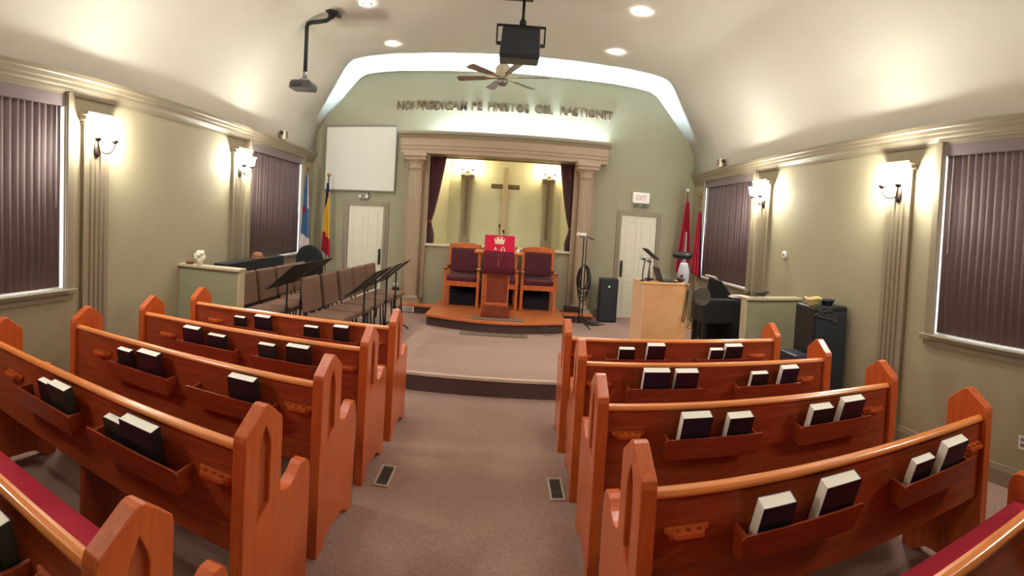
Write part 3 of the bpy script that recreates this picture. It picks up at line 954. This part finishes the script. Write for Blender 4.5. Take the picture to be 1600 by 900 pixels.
for i in range(60):
    a = i / 59 * 2 * PI * 2.2
    pts.append((.78 + .085 * math.cos(a) + .012 * math.sin(3 * a), 7.515 + .012 * math.sin(5 * a) - .02 * (i / 59) , .275 + .045 * math.sin(2 * a)))
b.tube(pts, .006, n=6)
tag(b.build('cable_loop', M['drum']), 'pale looped cable hanging on the bowed platform face', 'cable')

# pulpit
t = thing('pulpit', 'wooden pulpit with a broad desk at the front of the platform', 'pulpit', (-.055, 7.95, .384))
b = MB(); b.prism([(-.225, 0), (.225, 0), (.225, .05), (.215, .07), (.20, .10), (.195, .19), (-.195, .19), (-.20, .10), (-.215, .07), (-.225, .05)], 'y', -.23, .20); b.build('base', M['mahogany'], t, bevel=.008)
b = MB(); b.box(-.18, .18, -.16, .15, .19, .95); b.build('column', M['mahogany'], t)
b = MB()
for x in (-.185, .165): b.box(x, x + .02, -.172, -.16, .19, .95)
for z in (.19, .66): b.box(-.165, .165, -.172, -.16, z, z + .035)
b.build('panel_frame', M['chairwood'], t, weld=False, bevel=.003)
b = MB(); b.box(-.38, .38, -.22, .25, .985, 1.02); b.box(-.30, .30, -.18, .21, .95, .985); b.build('desk', M['chairwood'], t, weld=False, bevel=.008)
b = MB(); b.prism([(-.18, 1.021), (.12, 1.021), (.12, 1.136), (-.16, 1.262), (-.18, 1.262)], 'x', -.23, .23); b.build('book_rest', M['mahogany'], t, bevel=.005)
t2 = thing('pulpit_cloth', 'bright crimson cloth with a cream crown over the pulpit book rest', 'cloth', (-.055, 7.95, 1.41))
b = MB(); b.box(-.225, .235, -.192, -.184, .0, .243); b.prism([(-.192, .243), (.10, .125), (.10, .131), (-.18, .252), (-.192, .252)], 'x', -.225, .235); b.build('cloth', M['cloth_red'], t2, weld=False, bevel=.003)
b = MB()
crown = [(-.07, .14), (-.09, .215), (-.055, .18), (-.03, .232), (0, .19), (.03, .232), (.055, .18), (.09, .215), (.07, .14)]
b.prism(crown, 'y', -.1975, -.192)
for x in (-.05, -.017, .017, .05): b.sphere((x, -.195, .235 - abs(x) * .3), .008, n=8, m=5)
b.box(-.07, .07, -.1975, -.192, .118, .134)
b.build('crown_emblem', M['emb'], t2, weld=False)
text_obj('lettering', 'A', M['emb'], t2, (-.085, -.196, .012), .055, .06, .005)
b = MB(); b.rings([[(.058 + r * math.cos(a), y, .048 + r * .9 * math.sin(a)) for a in [math.radians(-60 + 300 * i / 20) for i in range(21)]] for r, y in ((.03, -.192), (.03, -.1975), (.019, -.1975), (.019, -.192))], closed=False, smooth=False)
b.box(.012, .046, -.1975, -.192, .012, .024); b.box(.07, .104, -.1975, -.192, .012, .024)
b.build('omega', M['emb'], t2, weld=False)
t3 = thing('pulpit_fall', 'dark wine cloth fall with a faint cross hanging below the pulpit desk', 'cloth', (-.055, 7.95, 1.06))
b = MB(); b.sheet([[(-.235 + .47 * i / 24, -.23 - .006 * math.sin(i * 1.1), z) for i in range(25)] for z in (0, .12, .24, .347)]); b.build('cloth', M['cloth_wine'], t3, solid=.005)
b = MB(); b.box(-.012, .012, -.243, -.239, .12, .32); b.box(-.045, .045, -.243, -.239, .24, .262); b.build('cross_embroidery', M['emb_dark'], t3, weld=False)
for i, (x, y, ztip, lab) in enumerate(((-.05, 8.02, 1.83, 'taller'), (.02, 8.0, 1.74, 'shorter'))):
    t4 = thing('gooseneck_microphone', '%s thin gooseneck microphone rising behind the crimson pulpit cloth' % lab, 'microphone', (x, 8.145, 1.405), 0, 'pulpit microphones')
    b = MB(); b.tube([(0, 0, 0), (0, 0, .15), (-.01, 0, ztip - 1.405 - .12), (-.02, -.03, ztip - 1.405 - .04)], .005, n=8); b.build('gooseneck', M['blackm'], t4)
    b = MB(); b.cyl((-.02, -.03, ztip - 1.445), (-.025, -.07, ztip - 1.41), .014, .017); b.build('capsule', M['black'], t4)
    b = MB(); b.lathe([(.03, 0), (.03, .012), (.01, .02)]); b.build('base', M['black'], t4)
t4 = thing('water_glass', 'small pale tumbler on the right of the pulpit desk', 'glass', (.235, 7.78, 1.405))
b = MB(); b.lathe([(.022, 0), (.028, .055), (.025, .055), (.019, .006)], n=16); b.build('tumbler', M['white'], t4)
b = MB(); b.lathe([(.034, -.0), (.034, .004)], n=16); b.build('coaster', M['emb'], t4)

# three clergy armchairs behind the pulpit
def clergy(label, x):
    t = thing('armchair', label, 'armchair', (x, 8.85, .375), 0, 'clergy armchairs')
    for sx in (-1, 1):
        b = MB(); b.box(sx * .285 - .025, sx * .285 + .025, -.30, -.25, 0, .64); b.build('leg', M['chairwood'], t, bevel=.006)
        b = MB(); b.box(sx * .265 - .025, sx * .265 + .025, .20, .25, 0, 1.06); b.build('leg', M['chairwood'], t, bevel=.006)
        b = MB(); b.prism([(-.33, .64), (.23, .64), (.23, .675), (-.30, .68), (-.335, .665)], 'x', sx * .285 - .035, sx * .285 + .035); b.build('armrest', M['mahogany'], t, bevel=.006)
        b = MB(); b.box(sx * .28 - .018, sx * .28 + .018, -.25, .20, .37, .43); b.build('side_rail', M['chairwood'], t, bevel=.004)
    b = MB(); b.box(-.26, .26, -.295, -.265, .355, .44); b.build('front_rail', M['chairwood'], t, bevel=.004)
    b = MB(); b.box(-.255, .255, -.29, .20, .44, .53); b.build('seat', M['chairfab'], t, bevel=.025, seg=3)
    b = MB(); b.prism([(-.24, .985), (.24, .985), (.24, 1.06), (.12, 1.085), (-.12, 1.085), (-.24, 1.06)], 'y', .205, .245); b.build('top_rail', M['chairwood'], t, bevel=.006)
    b = MB(); b.box(-.235, .235, .165, .235, .56, .98); b.build('backrest', M['chairfab'], t, bevel=.02, seg=3)
    b = MB(); b.box(-.24, .24, .21, .24, .04, .34); b.build('back_panel', M['blackcloth'], t, bevel=.004)
    return t
clergy('oak armchair with wine upholstery, left of the pulpit', -.675)
clergy('oak armchair with wine upholstery, right of the pulpit', .65)
clergy('oak armchair with wine upholstery, mostly hidden behind the pulpit', -.012)
for x, nm in ((-.675, 'left'), (.65, 'right')):  # dark boxes filling the space below the outer armchair seats
    t = thing('under_chair_box', 'dark blue black box on the platform under the %s armchair' % nm, 'box', (x, 8.87, .376), 0, 'boxes under the armchairs')
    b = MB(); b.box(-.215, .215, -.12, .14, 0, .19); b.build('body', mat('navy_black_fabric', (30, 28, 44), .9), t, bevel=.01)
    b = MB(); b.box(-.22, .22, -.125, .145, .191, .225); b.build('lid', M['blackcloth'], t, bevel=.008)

# ------------------------------------------------------------------ choir: chairs, stands, half wall on the left
def choir_chair(label, x, y, rz, group):
    t = thing('choir_chair', label, 'chair', (x, y, .2), rz, group)       # faces +X
    b = MB(); b.box(-.22, .24, -.235, .235, .40, .47); b.build('seat', M['tan'], t, bevel=.025, seg=3)
    R = Matrix.Rotation(math.radians(-8), 4, 'Y')
    b = MB(lambda px, py, pz: tuple(R @ Vector((px, py, pz)) + Vector((-.245, 0, .46)))); b.box(-.03, .035, -.23, .23, .02, .44); b.build('backrest', M['tan'], t, bevel=.03, seg=3)
    for sx, sy in ((-1, -1), (-1, 1), (1, -1), (1, 1)):
        b = MB(); b.cyl((sx * .19, sy * .21, .40), (sx * .22, sy * .22, 0), .012, n=8); b.build('leg', M['blackm'], t)
    b = MB(); b.tube([(-.20, -.2, .40), (-.262, -.2, .50), (-.31, -.2, .80), (-.318, -.17, .83), (-.318, .17, .83), (-.31, .2, .80), (-.262, .2, .50), (-.20, .2, .40)], .011, n=8); b.build('back_frame', M['blackm'], t, weld=False)
    return t
CO = ['nearest', 'second', 'third', 'fourth', 'fifth']
for k in range(5):
    y = 5.60 + .53 * k
    choir_chair('tan upholstered chair, %s of the choir row beside the aisle' % CO[k] + (' from the pews' if k else ' the pews'), -1.95 + .04 * k, y, .06 * -1, 'choir chairs, aisle row')
for k in range(4):
    choir_chair('tan upholstered chair, %s of the choir row along the window' % CO[k] + (' from the half wall' if k else ' the half wall'), -2.76 + .01 * k, 5.45 + .53 * k, -.03, 'choir chairs, window row')

def music_stand(label, x, y, rz=0.0, zc=1.07, group='choir music stands', base=.2):
    t = thing('music_stand', label, 'music stand', (x, y, base), rz, group)   # reader on the -X side
    R = Matrix.Rotation(math.radians(-42), 4, 'Y')
    h = zc - base
    fn = lambda px, py, pz: tuple(R @ Vector((px, py, pz)) + Vector((0, 0, h)))
    b = MB(fn); b.box(-.23, .23, -.215, .215, 0, .008); b.box(-.235, -.23, -.215, .215, 0, .05); b.build('desk', M['blackm'], t, weld=False, bevel=.002)
    b = MB(); b.cyl((0, 0, .10), (0, 0, h - .02), .012, n=10); b.build('pole', M['blackm'], t)
    b = MB(); b.cyl((0, 0, h * .55), (0, 0, h * .60), .02, n=10); b.build('collar', M['blackm'], t)
    for k in range(3):
        a = PI / 6 + 2 * PI * k / 3
        b = MB(); b.tube([(0, 0, .14), (.10 * math.cos(a), .10 * math.sin(a), .09), (.23 * math.cos(a), .23 * math.sin(a), .008)], .009, n=8); b.build('foot', M['blackm'], t)
    return t
for k, (x, y) in enumerate(((-1.555, 5.60), (-1.55, 6.10), (-1.54, 6.66), (-1.53, 7.20))):
    music_stand('black music stand in the aisle-side row, %s' % ['nearest the pews', 'second from the pews', 'second from the altar', 'nearest the altar'][k], x, y)
for k, (x, y) in enumerate(((-2.45, 5.40), (-2.46, 5.85), (-2.45, 6.30))):
    music_stand('black music stand between the choir rows, %s' % ['nearest the pews', 'the middle one', 'nearest the altar'][k], x, y, 0, 1.10)

t = sroot('wall_half_left', (-3.18, 4.85, 0))
b = MB(); b.box(-.42, .40, -.05, .05, 0, 1.175); b.build('panel', mat('sage_green_paint', (140, 138, 112), .7, noise=(.05, 6)), t)
b = MB(); b.box(-.43, .43, -.085, .085, 1.175, 1.205); b.build('cap', M['capcream'], t, bevel=.005)
b = MB(); b.box(.40, .425, -.06, .06, 0, 1.175); b.build('end_trim', M['capcream'], t, bevel=.003)
t = thing('flower_pot', 'white flowers in a small pale pot on the left half wall', 'flowers', (-3.32, 4.83, 1.206))
b = MB(); b.lathe([(.03, 0), (.038, .05), (.045, .075), (.038, .075), (.03, .05)], n=16); b.build('pot', M['door'], t)
b = MB()
for k in range(26):
    a, r = k * 2.4, .055 * math.sqrt((k + .5) / 26)
    b.sphere((r * math.cos(a), r * math.sin(a), .115 + .035 * math.cos(k * 1.7)), .022, n=7, m=5)
b.build('blossoms', M['flower'], t, weld=False)
b = MB(); b.lathe([(.035, 0), (.055, .02), (.06, .035), (.052, .03), (.03, .012)], (-3.47, 4.84, 1.206), n=18)
tag(b.build('bowl', M['brown']), 'small brown dish beside the white flowers on the left half wall', 'dish')
# long covered cabinet below the far left window and what stands on it
t = thing('covered_keyboard', 'long black covered keyboard cabinet under the far left window', 'keyboard', (-3.24, 6.0, .2))
b = MB(); b.box(-.06, .06, -.86, .80, .12, .86); b.build('cabinet', M['black'], t, bevel=.01)
b = MB(); b.box(-.08, .08, -.88, .82, .82, 1.01); b.build('cover', M['blackcloth'], t, bevel=.02, seg=3)
for sx in (-1, 1):
    for sy in (-1, 1):
        b = MB(); b.box(sx * .04 - .015, sx * .04 + .015, sy * .70 - .02, sy * .70 + .02, 0, .12); b.build('leg', M['black'], t)
t = thing('basket', 'light brown round lidded basket on the black covered keyboard', 'basket', (-3.24, 6.12, 1.211))
b = MB(); b.lathe([(.10, 0), (.10, .01), (.075, .02), (.07, .06), (.04, .08), (.01, .084)], n=24); b.build('body', M['brown'], t)
b = MB(); b.lathe([(.0765, .022), (.0755, .036), (.071, .036), (.072, .022)], n=24); b.build('band', M['dark_wood'], t)
t = thing('office_chair', 'black round-backed swivel chair behind the choir chairs, by the flags', 'chair', (-3.04, 7.95, .2), math.radians(-20))
b = MB(); b.prism([(-.22, .56), (.22, .56), (.28, .66)] + [(.29 * math.cos(a), .86 + .27 * math.sin(a)) for a in [PI * i / 14 for i in range(15)]] + [(-.28, .66)], 'y', -.28, -.19); b.build('backrest', M['blackcloth'], t, bevel=.03, seg=3)
b = MB(); b.lathe([(.20, .43), (.25, .45), (.25, .49), (.20, .52)], n=24); b.build('seat', M['blackcloth'], t)
b = MB(); b.cyl((0, 0, .08), (0, 0, .43), .028); b.tube([(0, 0, .42), (0, -.2, .45), (0, -.24, .6)], .02, n=8); b.build('column', M['blackm'], t, weld=False)
for k in range(5):
    a = 2 * PI * k / 5
    b = MB(); b.tube([(0, 0, .10), (.25 * math.cos(a), .25 * math.sin(a), .07)], .018, n=8); b.sphere((.25 * math.cos(a), .25 * math.sin(a), .03), .03, n=10, m=6); b.build('caster_leg', M['black'], t, weld=False)
t = thing('cup_stand', 'small white cup on the floor stand beside the left column', 'cup', (-1.90, 8.95, .2))
b = MB(); b.lathe([(.05, 0), (.05, .02), (.015, .03), (.015, .26), (.06, .30), (.075, .36), (.06, .38)], n=16); b.build('stand', M['bronze'], t)
b = MB(); b.lathe([(.03, .381), (.04, .46), (.035, .46), (.025, .385)], n=16); b.build('cup', M['white'], t)

# ------------------------------------------------------------------ flags
def flag(name_label, x, y, ztop, zbot, wtop, wbot, bands, finial, lean=0.0, zf=None):
    t = thing('flag', name_label, 'flag', (x, y, .2))
    zt = (zf or ztop + .12) - .2
    b = MB(); b.cyl((0, 0, .04), (lean, 0, zt), .013, n=10); b.build('pole', M['brass'], t)
    b = MB(); b.lathe([(.10, 0), (.10, .02), (.05, .04), (.025, .09), (.014, .10)], n=20); b.build('base', M['brass'], t)
    b = MB(); b.sphere((lean, 0, zt + .03), .036, n=14, m=8); b.build('finial', finial, t)
    b = MB()
    N = 36
    rows = []
    for j in range(25):
        q = j / 24
        z = ztop + (zbot - ztop) * q - .2
        w = wtop + (wbot - wtop) * q ** .8
        rows.append([(lean * (z / zt) - w * .45 + w * i / N, -.03 - (.015 + .03 * q) * math.sin(i / N * 2 * PI * 3.5 + q), z - .12 * q * (i / N) ** 1.3) for i in range(N + 1)])
    mats = []
    G = [[b.v(p) for p in r] for r in rows]
    idx = {}
    for j in range(24):
        for i in range(N):
            mm = bands((i + .5) / N, (j + .5) / 24)
            if mm not in mats: mats.append(mm)
            b.face([G[j][i], G[j][i + 1], G[j + 1][i + 1], G[j + 1][i]], mats.index(mm), True)
    b.build('cloth', [M[m] for m in mats], t, solid=.003)
    return t
flag('furled flag of dark blue over yellow over red by the left corner', -3.30, 8.98, 2.44, 1.15, .04, .16, lambda u, v: 'flag_navy' if v < .30 + .25 * (.5 - u) * .6 - u * .1 else ('flag_yellow' if v < .70 + .06 * u else 'flag_red'), M['brass'], .0)
flag('furled blue and white flag with a red patch next to the far left window', -3.57, 8.58, 2.55, 1.20, .04, .17, lambda u, v: 'flag_red' if (.42 < v < .52 and u < .45) else ('flag_white' if (v > .80 or u > .8 and v < .4) else 'flag_blue'), M['brass'], .0)
flag('furled red flag with a white band and white ball finial by the right door', 3.35, 8.99, 2.50, 1.15, .05, .33, lambda u, v: 'flag_white' if .42 < u < .60 and v > .4 else 'flag_red', M['white'], 0.03, 2.68)
flag('furled dull red flag beside the far right window frame', 3.37, 8.36, 2.30, 1.2, .05, .22, lambda u, v: 'flag_red' if u < .8 else 'flag_navy', M['brass'], 0.02, 2.56)

# ------------------------------------------------------------------ right of the platform
t = thing('microphone_stand', 'black microphone stand draped with coiled cables right of the platform', 'microphone stand', (1.34, 8.30, .2))
b = MB(); b.cyl((0, 0, .05), (0, 0, 1.50), .013, n=10); b.cyl((.06, .04, .05), (.055, .04, 1.48), .011, n=10); b.build('pole', M['blackm'], t, weld=False)
b = MB(); b.tube([(-.07, 0, 1.50), (.02, 0, 1.52), (.18, 0, 1.47)], .010, n=8); b.build('boom', M['blackm'], t)
b = MB(); b.cyl((-.13, -.01, 1.545), (.04, -.01, 1.54), .032, .03, n=14); b.build('microphone_foam', M['white'], t)
for k in range(4):
    a = .5 + PI / 2 * k
    b = MB(); b.tube([(0, 0, .18), (.12 * math.cos(a), .12 * math.sin(a), .10), (.32 * math.cos(a), .32 * math.sin(a), .012)], .010, n=8); b.build('foot', M['blackm'], t)
for k in range(5):
    b = MB()
    pts = []
    for i in range(40):
        a = 2 * PI * i / 39
        rx, rz2 = .08 + .012 * k, .40 + .07 * ((k * 3) % 4)
        pts.append((.03 + (rx * math.sin(a)) * (1 if k % 2 else .8), -.03 - .012 * k + .02 * math.sin(2 * a), 1.04 - rz2 * (1 - math.cos(a)) / 2))
    b.tube(pts, .011, n=6)
    b.build('cable_loop', M['black'], t)
t = thing('floor_loudspeaker', 'black floor loudspeaker beside the right door', 'speaker', (1.92, 8.86, .2))
b = MB(); b.prism([(-.17, -.13), (.17, -.13), (.14, .15), (-.14, .15)], 'z', 0, .78); b.build('cabinet', M['black'], t, bevel=.012)
b = MB(); b.box(-.15, .15, -.139, -.13, .03, .75); b.build('grille', M['speaker'], t, bevel=.004)
b = MB(); b.prism([(-.02, .655), (.02, .655), (0, .625)], 'y', -.143, -.139); b.build('badge', M['led'], t)
t = thing('equipment_case', 'low dark maroon case behind the microphone stand', 'case', (1.30, 8.45 + .42, .349))
b = MB(); b.box(-.15, .12, -.06, .07, 0, .07); b.build('body', M['c_maroon'], t, bevel=.006)
b = MB(); b.box(-.152, .122, -.062, .072, .071, .09); b.build('lid', M['black'], t, bevel=.004)
t = thing('power_strip', 'grey power box on the stage floor between the stand and the speaker', 'power strip', (1.62, 8.52, .2))
b = MB(); b.box(-.10, .10, -.05, .05, 0, .06); b.build('body', M['drum'], t, bevel=.006)
b = MB(); b.tube([(-.09, -.02, .04), (-.16, -.08, .012), (-.06, -.16, .010), (.10, -.10, .010), (.20, -.02, .012)], .008, n=6); b.build('cord', M['black'], t)

# birch podium with its microphones
t = thing('birch_podium', 'tall plain birch plywood podium behind the front right pew', 'podium', (1.87, 5.68, .2))
b = MB(); b.box(-.265, .265, -.215, -.20, 0, 1.065); b.build('front_panel', M['birch'], t)
b = MB(); b.box(-.28, -.265, -.22, .22, 0, 1.065); b.build('side_panel', M['birch_edge'], t)
b = MB(); b.box(.265, .28, -.22, .22, 0, 1.065); b.build('side_panel', M['birch'], t)
b = MB(); b.box(-.285, .285, -.225, .225, 1.066, 1.086); b.build('top', M['birch'], t, bevel=.003)
b = MB(); b.box(-.265, .265, -.20, .20, .50, .52); b.build('shelf', M['birch'], t)
ZP = 1.287
for i, (x, y, zt, lab) in enumerate(((1.62, 5.60, 1.57, 'outer'), (1.70, 5.64, 1.545, 'inner'))):
    t = thing('podium_microphone', 'thin %s microphone on the birch podium top, before the slanted desk' % lab, 'microphone', (x, y, ZP), 0, 'podium microphones')
    b = MB(); b.cyl((0, 0, 0), (0, 0, .012), .03, n=14); b.build('base', M['black'], t)
    b = MB(); b.tube([(0, 0, .01), (0, 0, .10), (.015, 0, zt - ZP - .03)], .007, n=8); b.build('stem', M['blackm'], t)
    b = MB(); b.cyl((.015, 0, zt - ZP - .035), (-.04, -.03, zt - ZP), .018, .026, n=12); b.build('capsule', M['steel'], t)
t = thing('tablet_stand', 'black slanted desk on a pale pole rising from the birch podium', 'music stand', (1.76, 5.80, ZP))
b = MB(); b.cyl((0, 0, 0), (0, 0, .27), .015, n=12); b.build('pole', M['white'], t)
b = MB(); b.obox((.0, 0, .31), (.20, .22, .014), (0, math.radians(38), 0)); b.build('desk', M['black'], t, bevel=.004)
b = MB(); b.lathe([(.06, 0), (.06, .012), (.02, .02)], n=18); b.build('base', M['black'], t)
t = thing('laptop', 'open dark laptop on the birch podium, screen turned away', 'laptop', (1.945, 5.68, ZP))
b = MB(); b.box(-.10, .10, -.13, .13, 0, .014); b.build('keyboard_base', M['black'], t, bevel=.003)
b = MB(); b.obox((-.115, 0, .085), (.010, .26, .17), (0, math.radians(-22), 0)); b.build('lid', mat('grey_laptop_lid', (62, 62, 66), .5), t, bevel=.003)
t = thing('red_pouch', 'dark red pouch on the right edge of the birch podium', 'pouch', (2.10, 5.62, ZP))
b = MB(); b.sphere((0, 0, .034), .05, n=14, m=8, sq=(1.0, 1.1, .66)); b.build('body', M['c_maroon'], t)
b = MB(); b.cyl((0, 0, .06), (.02, 0, .085), .012, .018, n=10); b.build('drawstring_neck', M['cloth_wine'], t)
b = MB()
pts = [(2.11, 5.45, 1.292), (2.13, 5.44, 1.24), (2.12, 5.44, 1.10), (2.10, 5.44, .95), (2.085, 5.442, .86), (2.10, 5.44, .84), (2.125, 5.44, .90), (2.135, 5.44, 1.10), (2.14, 5.445, 1.22)]
b.tube(pts, .006, n=6)
tag(b.build('hanging_cable', M['black']), 'black cable loop hanging down the front of the birch podium', 'cable')

t = thing('round_topped_stand', 'black stand with a flat round top behind the birch podium', 'stand', (2.62, 7.0, .2))
b = MB(); b.lathe([(.10, 1.30), (.14, 1.315), (.15, 1.35), (.14, 1.385), (.10, 1.40)], n=24); b.build('round_top', M['black'], t)
b = MB(); b.cyl((0, 0, .03), (0, 0, 1.30), .014, n=10); b.build('pole', M['blackm'], t)
b = MB(); b.lathe([(.18, 0), (.18, .015), (.03, .035)], n=20); b.build('base', M['blackm'], t)
t = thing('plastic_bag', 'white plastic bag hanging under the round black stand top', 'bag', (2.60, 6.86, 1.14))
b = MB()
rows = []
for j in range(11):
    q = j / 10
    r = .055 + .030 * math.sin(min(1, q * 1.1) * PI * .8)
    rows.append([((r * (1 + .10 * math.sin(4 * a + 3 * q))) * math.cos(a), .6 * r * math.sin(a), .31 * (1 - q)) for a in [2 * PI * i / 24 for i in range(24)]])
b.rings(rows); b.build('body', M['bag'], t)
b = MB(); b.tube([(-.03, 0, .30), (-.02, .02, .34), (0, .05, .355), (.02, .02, .34), (.03, 0, .30)], .005, n=6); b.build('handle', M['bag'], t)

# keyboard with rest, chair and papers
t = thing('digital_piano', 'black digital piano behind the right half wall', 'piano', (2.93, 6.2, .2))
b = MB(); b.box(-.34, .33, -.22, .22, .52, .84); b.build('case', M['black'], t, bevel=.012)
b = MB(); b.box(-.33, .32, .14, .20, .10, .52); b.build('back_board', M['black'], t, bevel=.004)
for x in (-.33, .27):
    b = MB(); b.box(x, x + .05, -.20, -.14, 0, .52); b.build('leg', M['black'], t, bevel=.005)
    b = MB(); b.box(x, x + .05, -.14, .22, 0, .06); b.build('foot', M['black'], t, bevel=.005)
b = MB(); b.prism([(-.24, .84), (.16, .84), (-.02, 1.06), (-.20, 1.10)], 'y', -.03, .03); b.build('music_rest', M['blackcloth'], t, bevel=.01)
b = MB(); b.box(.08, .33, -.225, -.219, .06, .80); b.build('side_cloth', M['blackcloth'], t)
t = thing('hand_drum', 'grey round drum leaning at the left end of the black piano', 'drum', (2.45, 5.76, 1.03))
dfn = lambda x, y, z: (x, y, z + .0)
b = MB(); b.cyl((0, .05, .07), (0, -.02, .08), .115, n=28); b.build('shell', mat('dark_drum_shell', (74, 66, 60), .6), t)
b = MB(); b.cyl((0, -.0205, .08), (0, -.026, .08), .107, n=28); b.build('skin', M['drum'], t)
t2 = thing('drum_stand', 'dark stand with straight legs holding the grey round drum', 'stand', (2.45, 5.80, .2))
b = MB(); b.cyl((0, 0, .40), (0, 0, .77), .02, n=10); b.build('post', M['blackm'], t2)
for k in range(3):
    a = .4 + 2 * PI * k / 3
    b = MB(); b.tube([(0, 0, .42), (.14 * math.cos(a), .14 * math.sin(a), .01)], .012, n=8); b.build('leg', M['blackm'], t2)
b = MB(); b.obox((2.74, 6.18, 1.322), (.13, .10, .02), (0, .25, .3)); b.obox((2.79, 6.17, 1.31), (.06, .08, .015), (0, .6, .2))
tag(b.build('folded_paper', M['pages'], bevel=.004), 'folded white paper on top of the black piano rest', 'paper')
b = MB()
for k in range(4): b.obox((3.10 + .02 * k, 6.08, 1.058 + .009 * k), (.20, .16, .006), (0, .06, .15 * k))
tag(b.build('sheet_music', M['pages'], weld=False), 'loose white sheet music on the right end of the black piano', 'paper')
t = sroot('wall_half_right', (3.18, 5.27, 0))
b = MB(); b.box(-.375, .385, -.05, .05, 0, 1.14); b.build('panel', mat('sage_olive_paint', (142, 138, 112), .7, noise=(.05, 6)), t)
b = MB(); b.box(-.40, .39, -.085, .085, 1.14, 1.17); b.build('cap', M['capcream'], t, bevel=.005)
b = MB(); b.box(-.40, -.375, -.06, .06, 0, 1.14); b.build('end_trim', M['capcream'], t, bevel=.003)
b = MB()
b.tube([(2.95 + .10 * math.cos(a) + .03 * a / 6, 5.26 + .05 * math.sin(a), 1.182 + .004 * a) for a in [i * .35 for i in range(40)]], .008, n=6)
b.cyl((2.93, 5.26, 1.19), (3.05, 5.25, 1.225), .014, n=10)
tag(b.build('coiled_cable', M['black'], weld=False), 'black coiled cable lying on the right half wall cap', 'cable')

# big draped loudspeaker by the right wall
t = thing('tall_loudspeaker', 'tall black loudspeaker by the right wall beside the front pews', 'speaker', (3.22, 4.42, 0))
b = MB(); b.prism([(-.16, -.20), (.29, -.20), (.27, .20), (-.13, .20)], 'z', .10, 1.20); b.build('cabinet', M['black'], t, bevel=.02)
b = MB(); b.box(-.135, .265, -.212, -.20, .14, 1.14); b.build('grille', M['speaker'], t, bevel=.006)
b = MB(); b.box(-.33, .25, -.17, .15, 0, .70); b.build('lower_case', M['c_navy'], t, bevel=.02)
b = MB(); b.cyl((.28, -.05, .76), (.325, -.06, .765), .025, n=14); b.build('knob', M['blackm'], t)
b = MB()
for k in range(5):
    b.tube([(-.12 + .05 * k + .05 * math.sin(3 * q + k), -.214 - .006 * math.sin(5 * q), 1.17 - .03 * q - .02 * k * (q > 1)) for q in [i * .12 for i in range(16)]], .006, n=6)
b.build('cable_tangle', M['drum'], t, weld=False)
b = MB()
for k in range(4):
    b.tube([(3.14 + (.055 + .012 * k) * math.cos(a) + 0, 4.36 + (.05 + .01 * k) * math.sin(a), 1.222 + .018 * k + .008 * math.sin(3 * a)) for a in [2 * PI * i / 24 for i in range(25)]], .011, n=8)
tag(b.build('yellow_cable_coil', M['yellow'], weld=False), 'pale yellow cable coil on top of the tall black loudspeaker', 'cable')
b = MB()
for k in range(3):
    b.tube([(3.355 + (.055 + .012 * k) * math.cos(a), 4.40 + (.05 + .01 * k) * math.sin(a), 1.212 + .018 * k) for a in [2 * PI * i / 24 for i in range(25)]], .011, n=8)
tag(b.build('black_cable_coil', M['black'], weld=False), 'black cable coil on top of the tall loudspeaker, beside the yellow one', 'cable')

# floor registers in the aisle
for (x, y, nm, rz) in ((-.735, 3.43, 'left', 0), (.475, 3.46, 'right', 0)):
    t = thing('floor_register', 'pale metal floor register beside the %s pews in the aisle' % nm, 'floor vent', (x, y, 0.001), rz, 'aisle floor registers')
    b = MB()
    b.flat_with_holes([(-.055, -.15), (.055, -.15), (.055, .15), (-.055, .15)], [[(-.038, -.13), (.038, -.13), (.038, .13), (-.038, .13)]], 'z', 0, .008)
    b.build('frame', mat('pale_metal_register', (176, 160, 146), .5, metal=.3), t)
    b = MB()
    for k in range(11): b.box(-.038, .038, -.125 + .0235 * k, -.114 + .0235 * k, .001, .006)
    b.build('grille', M['drum'], t, weld=False)
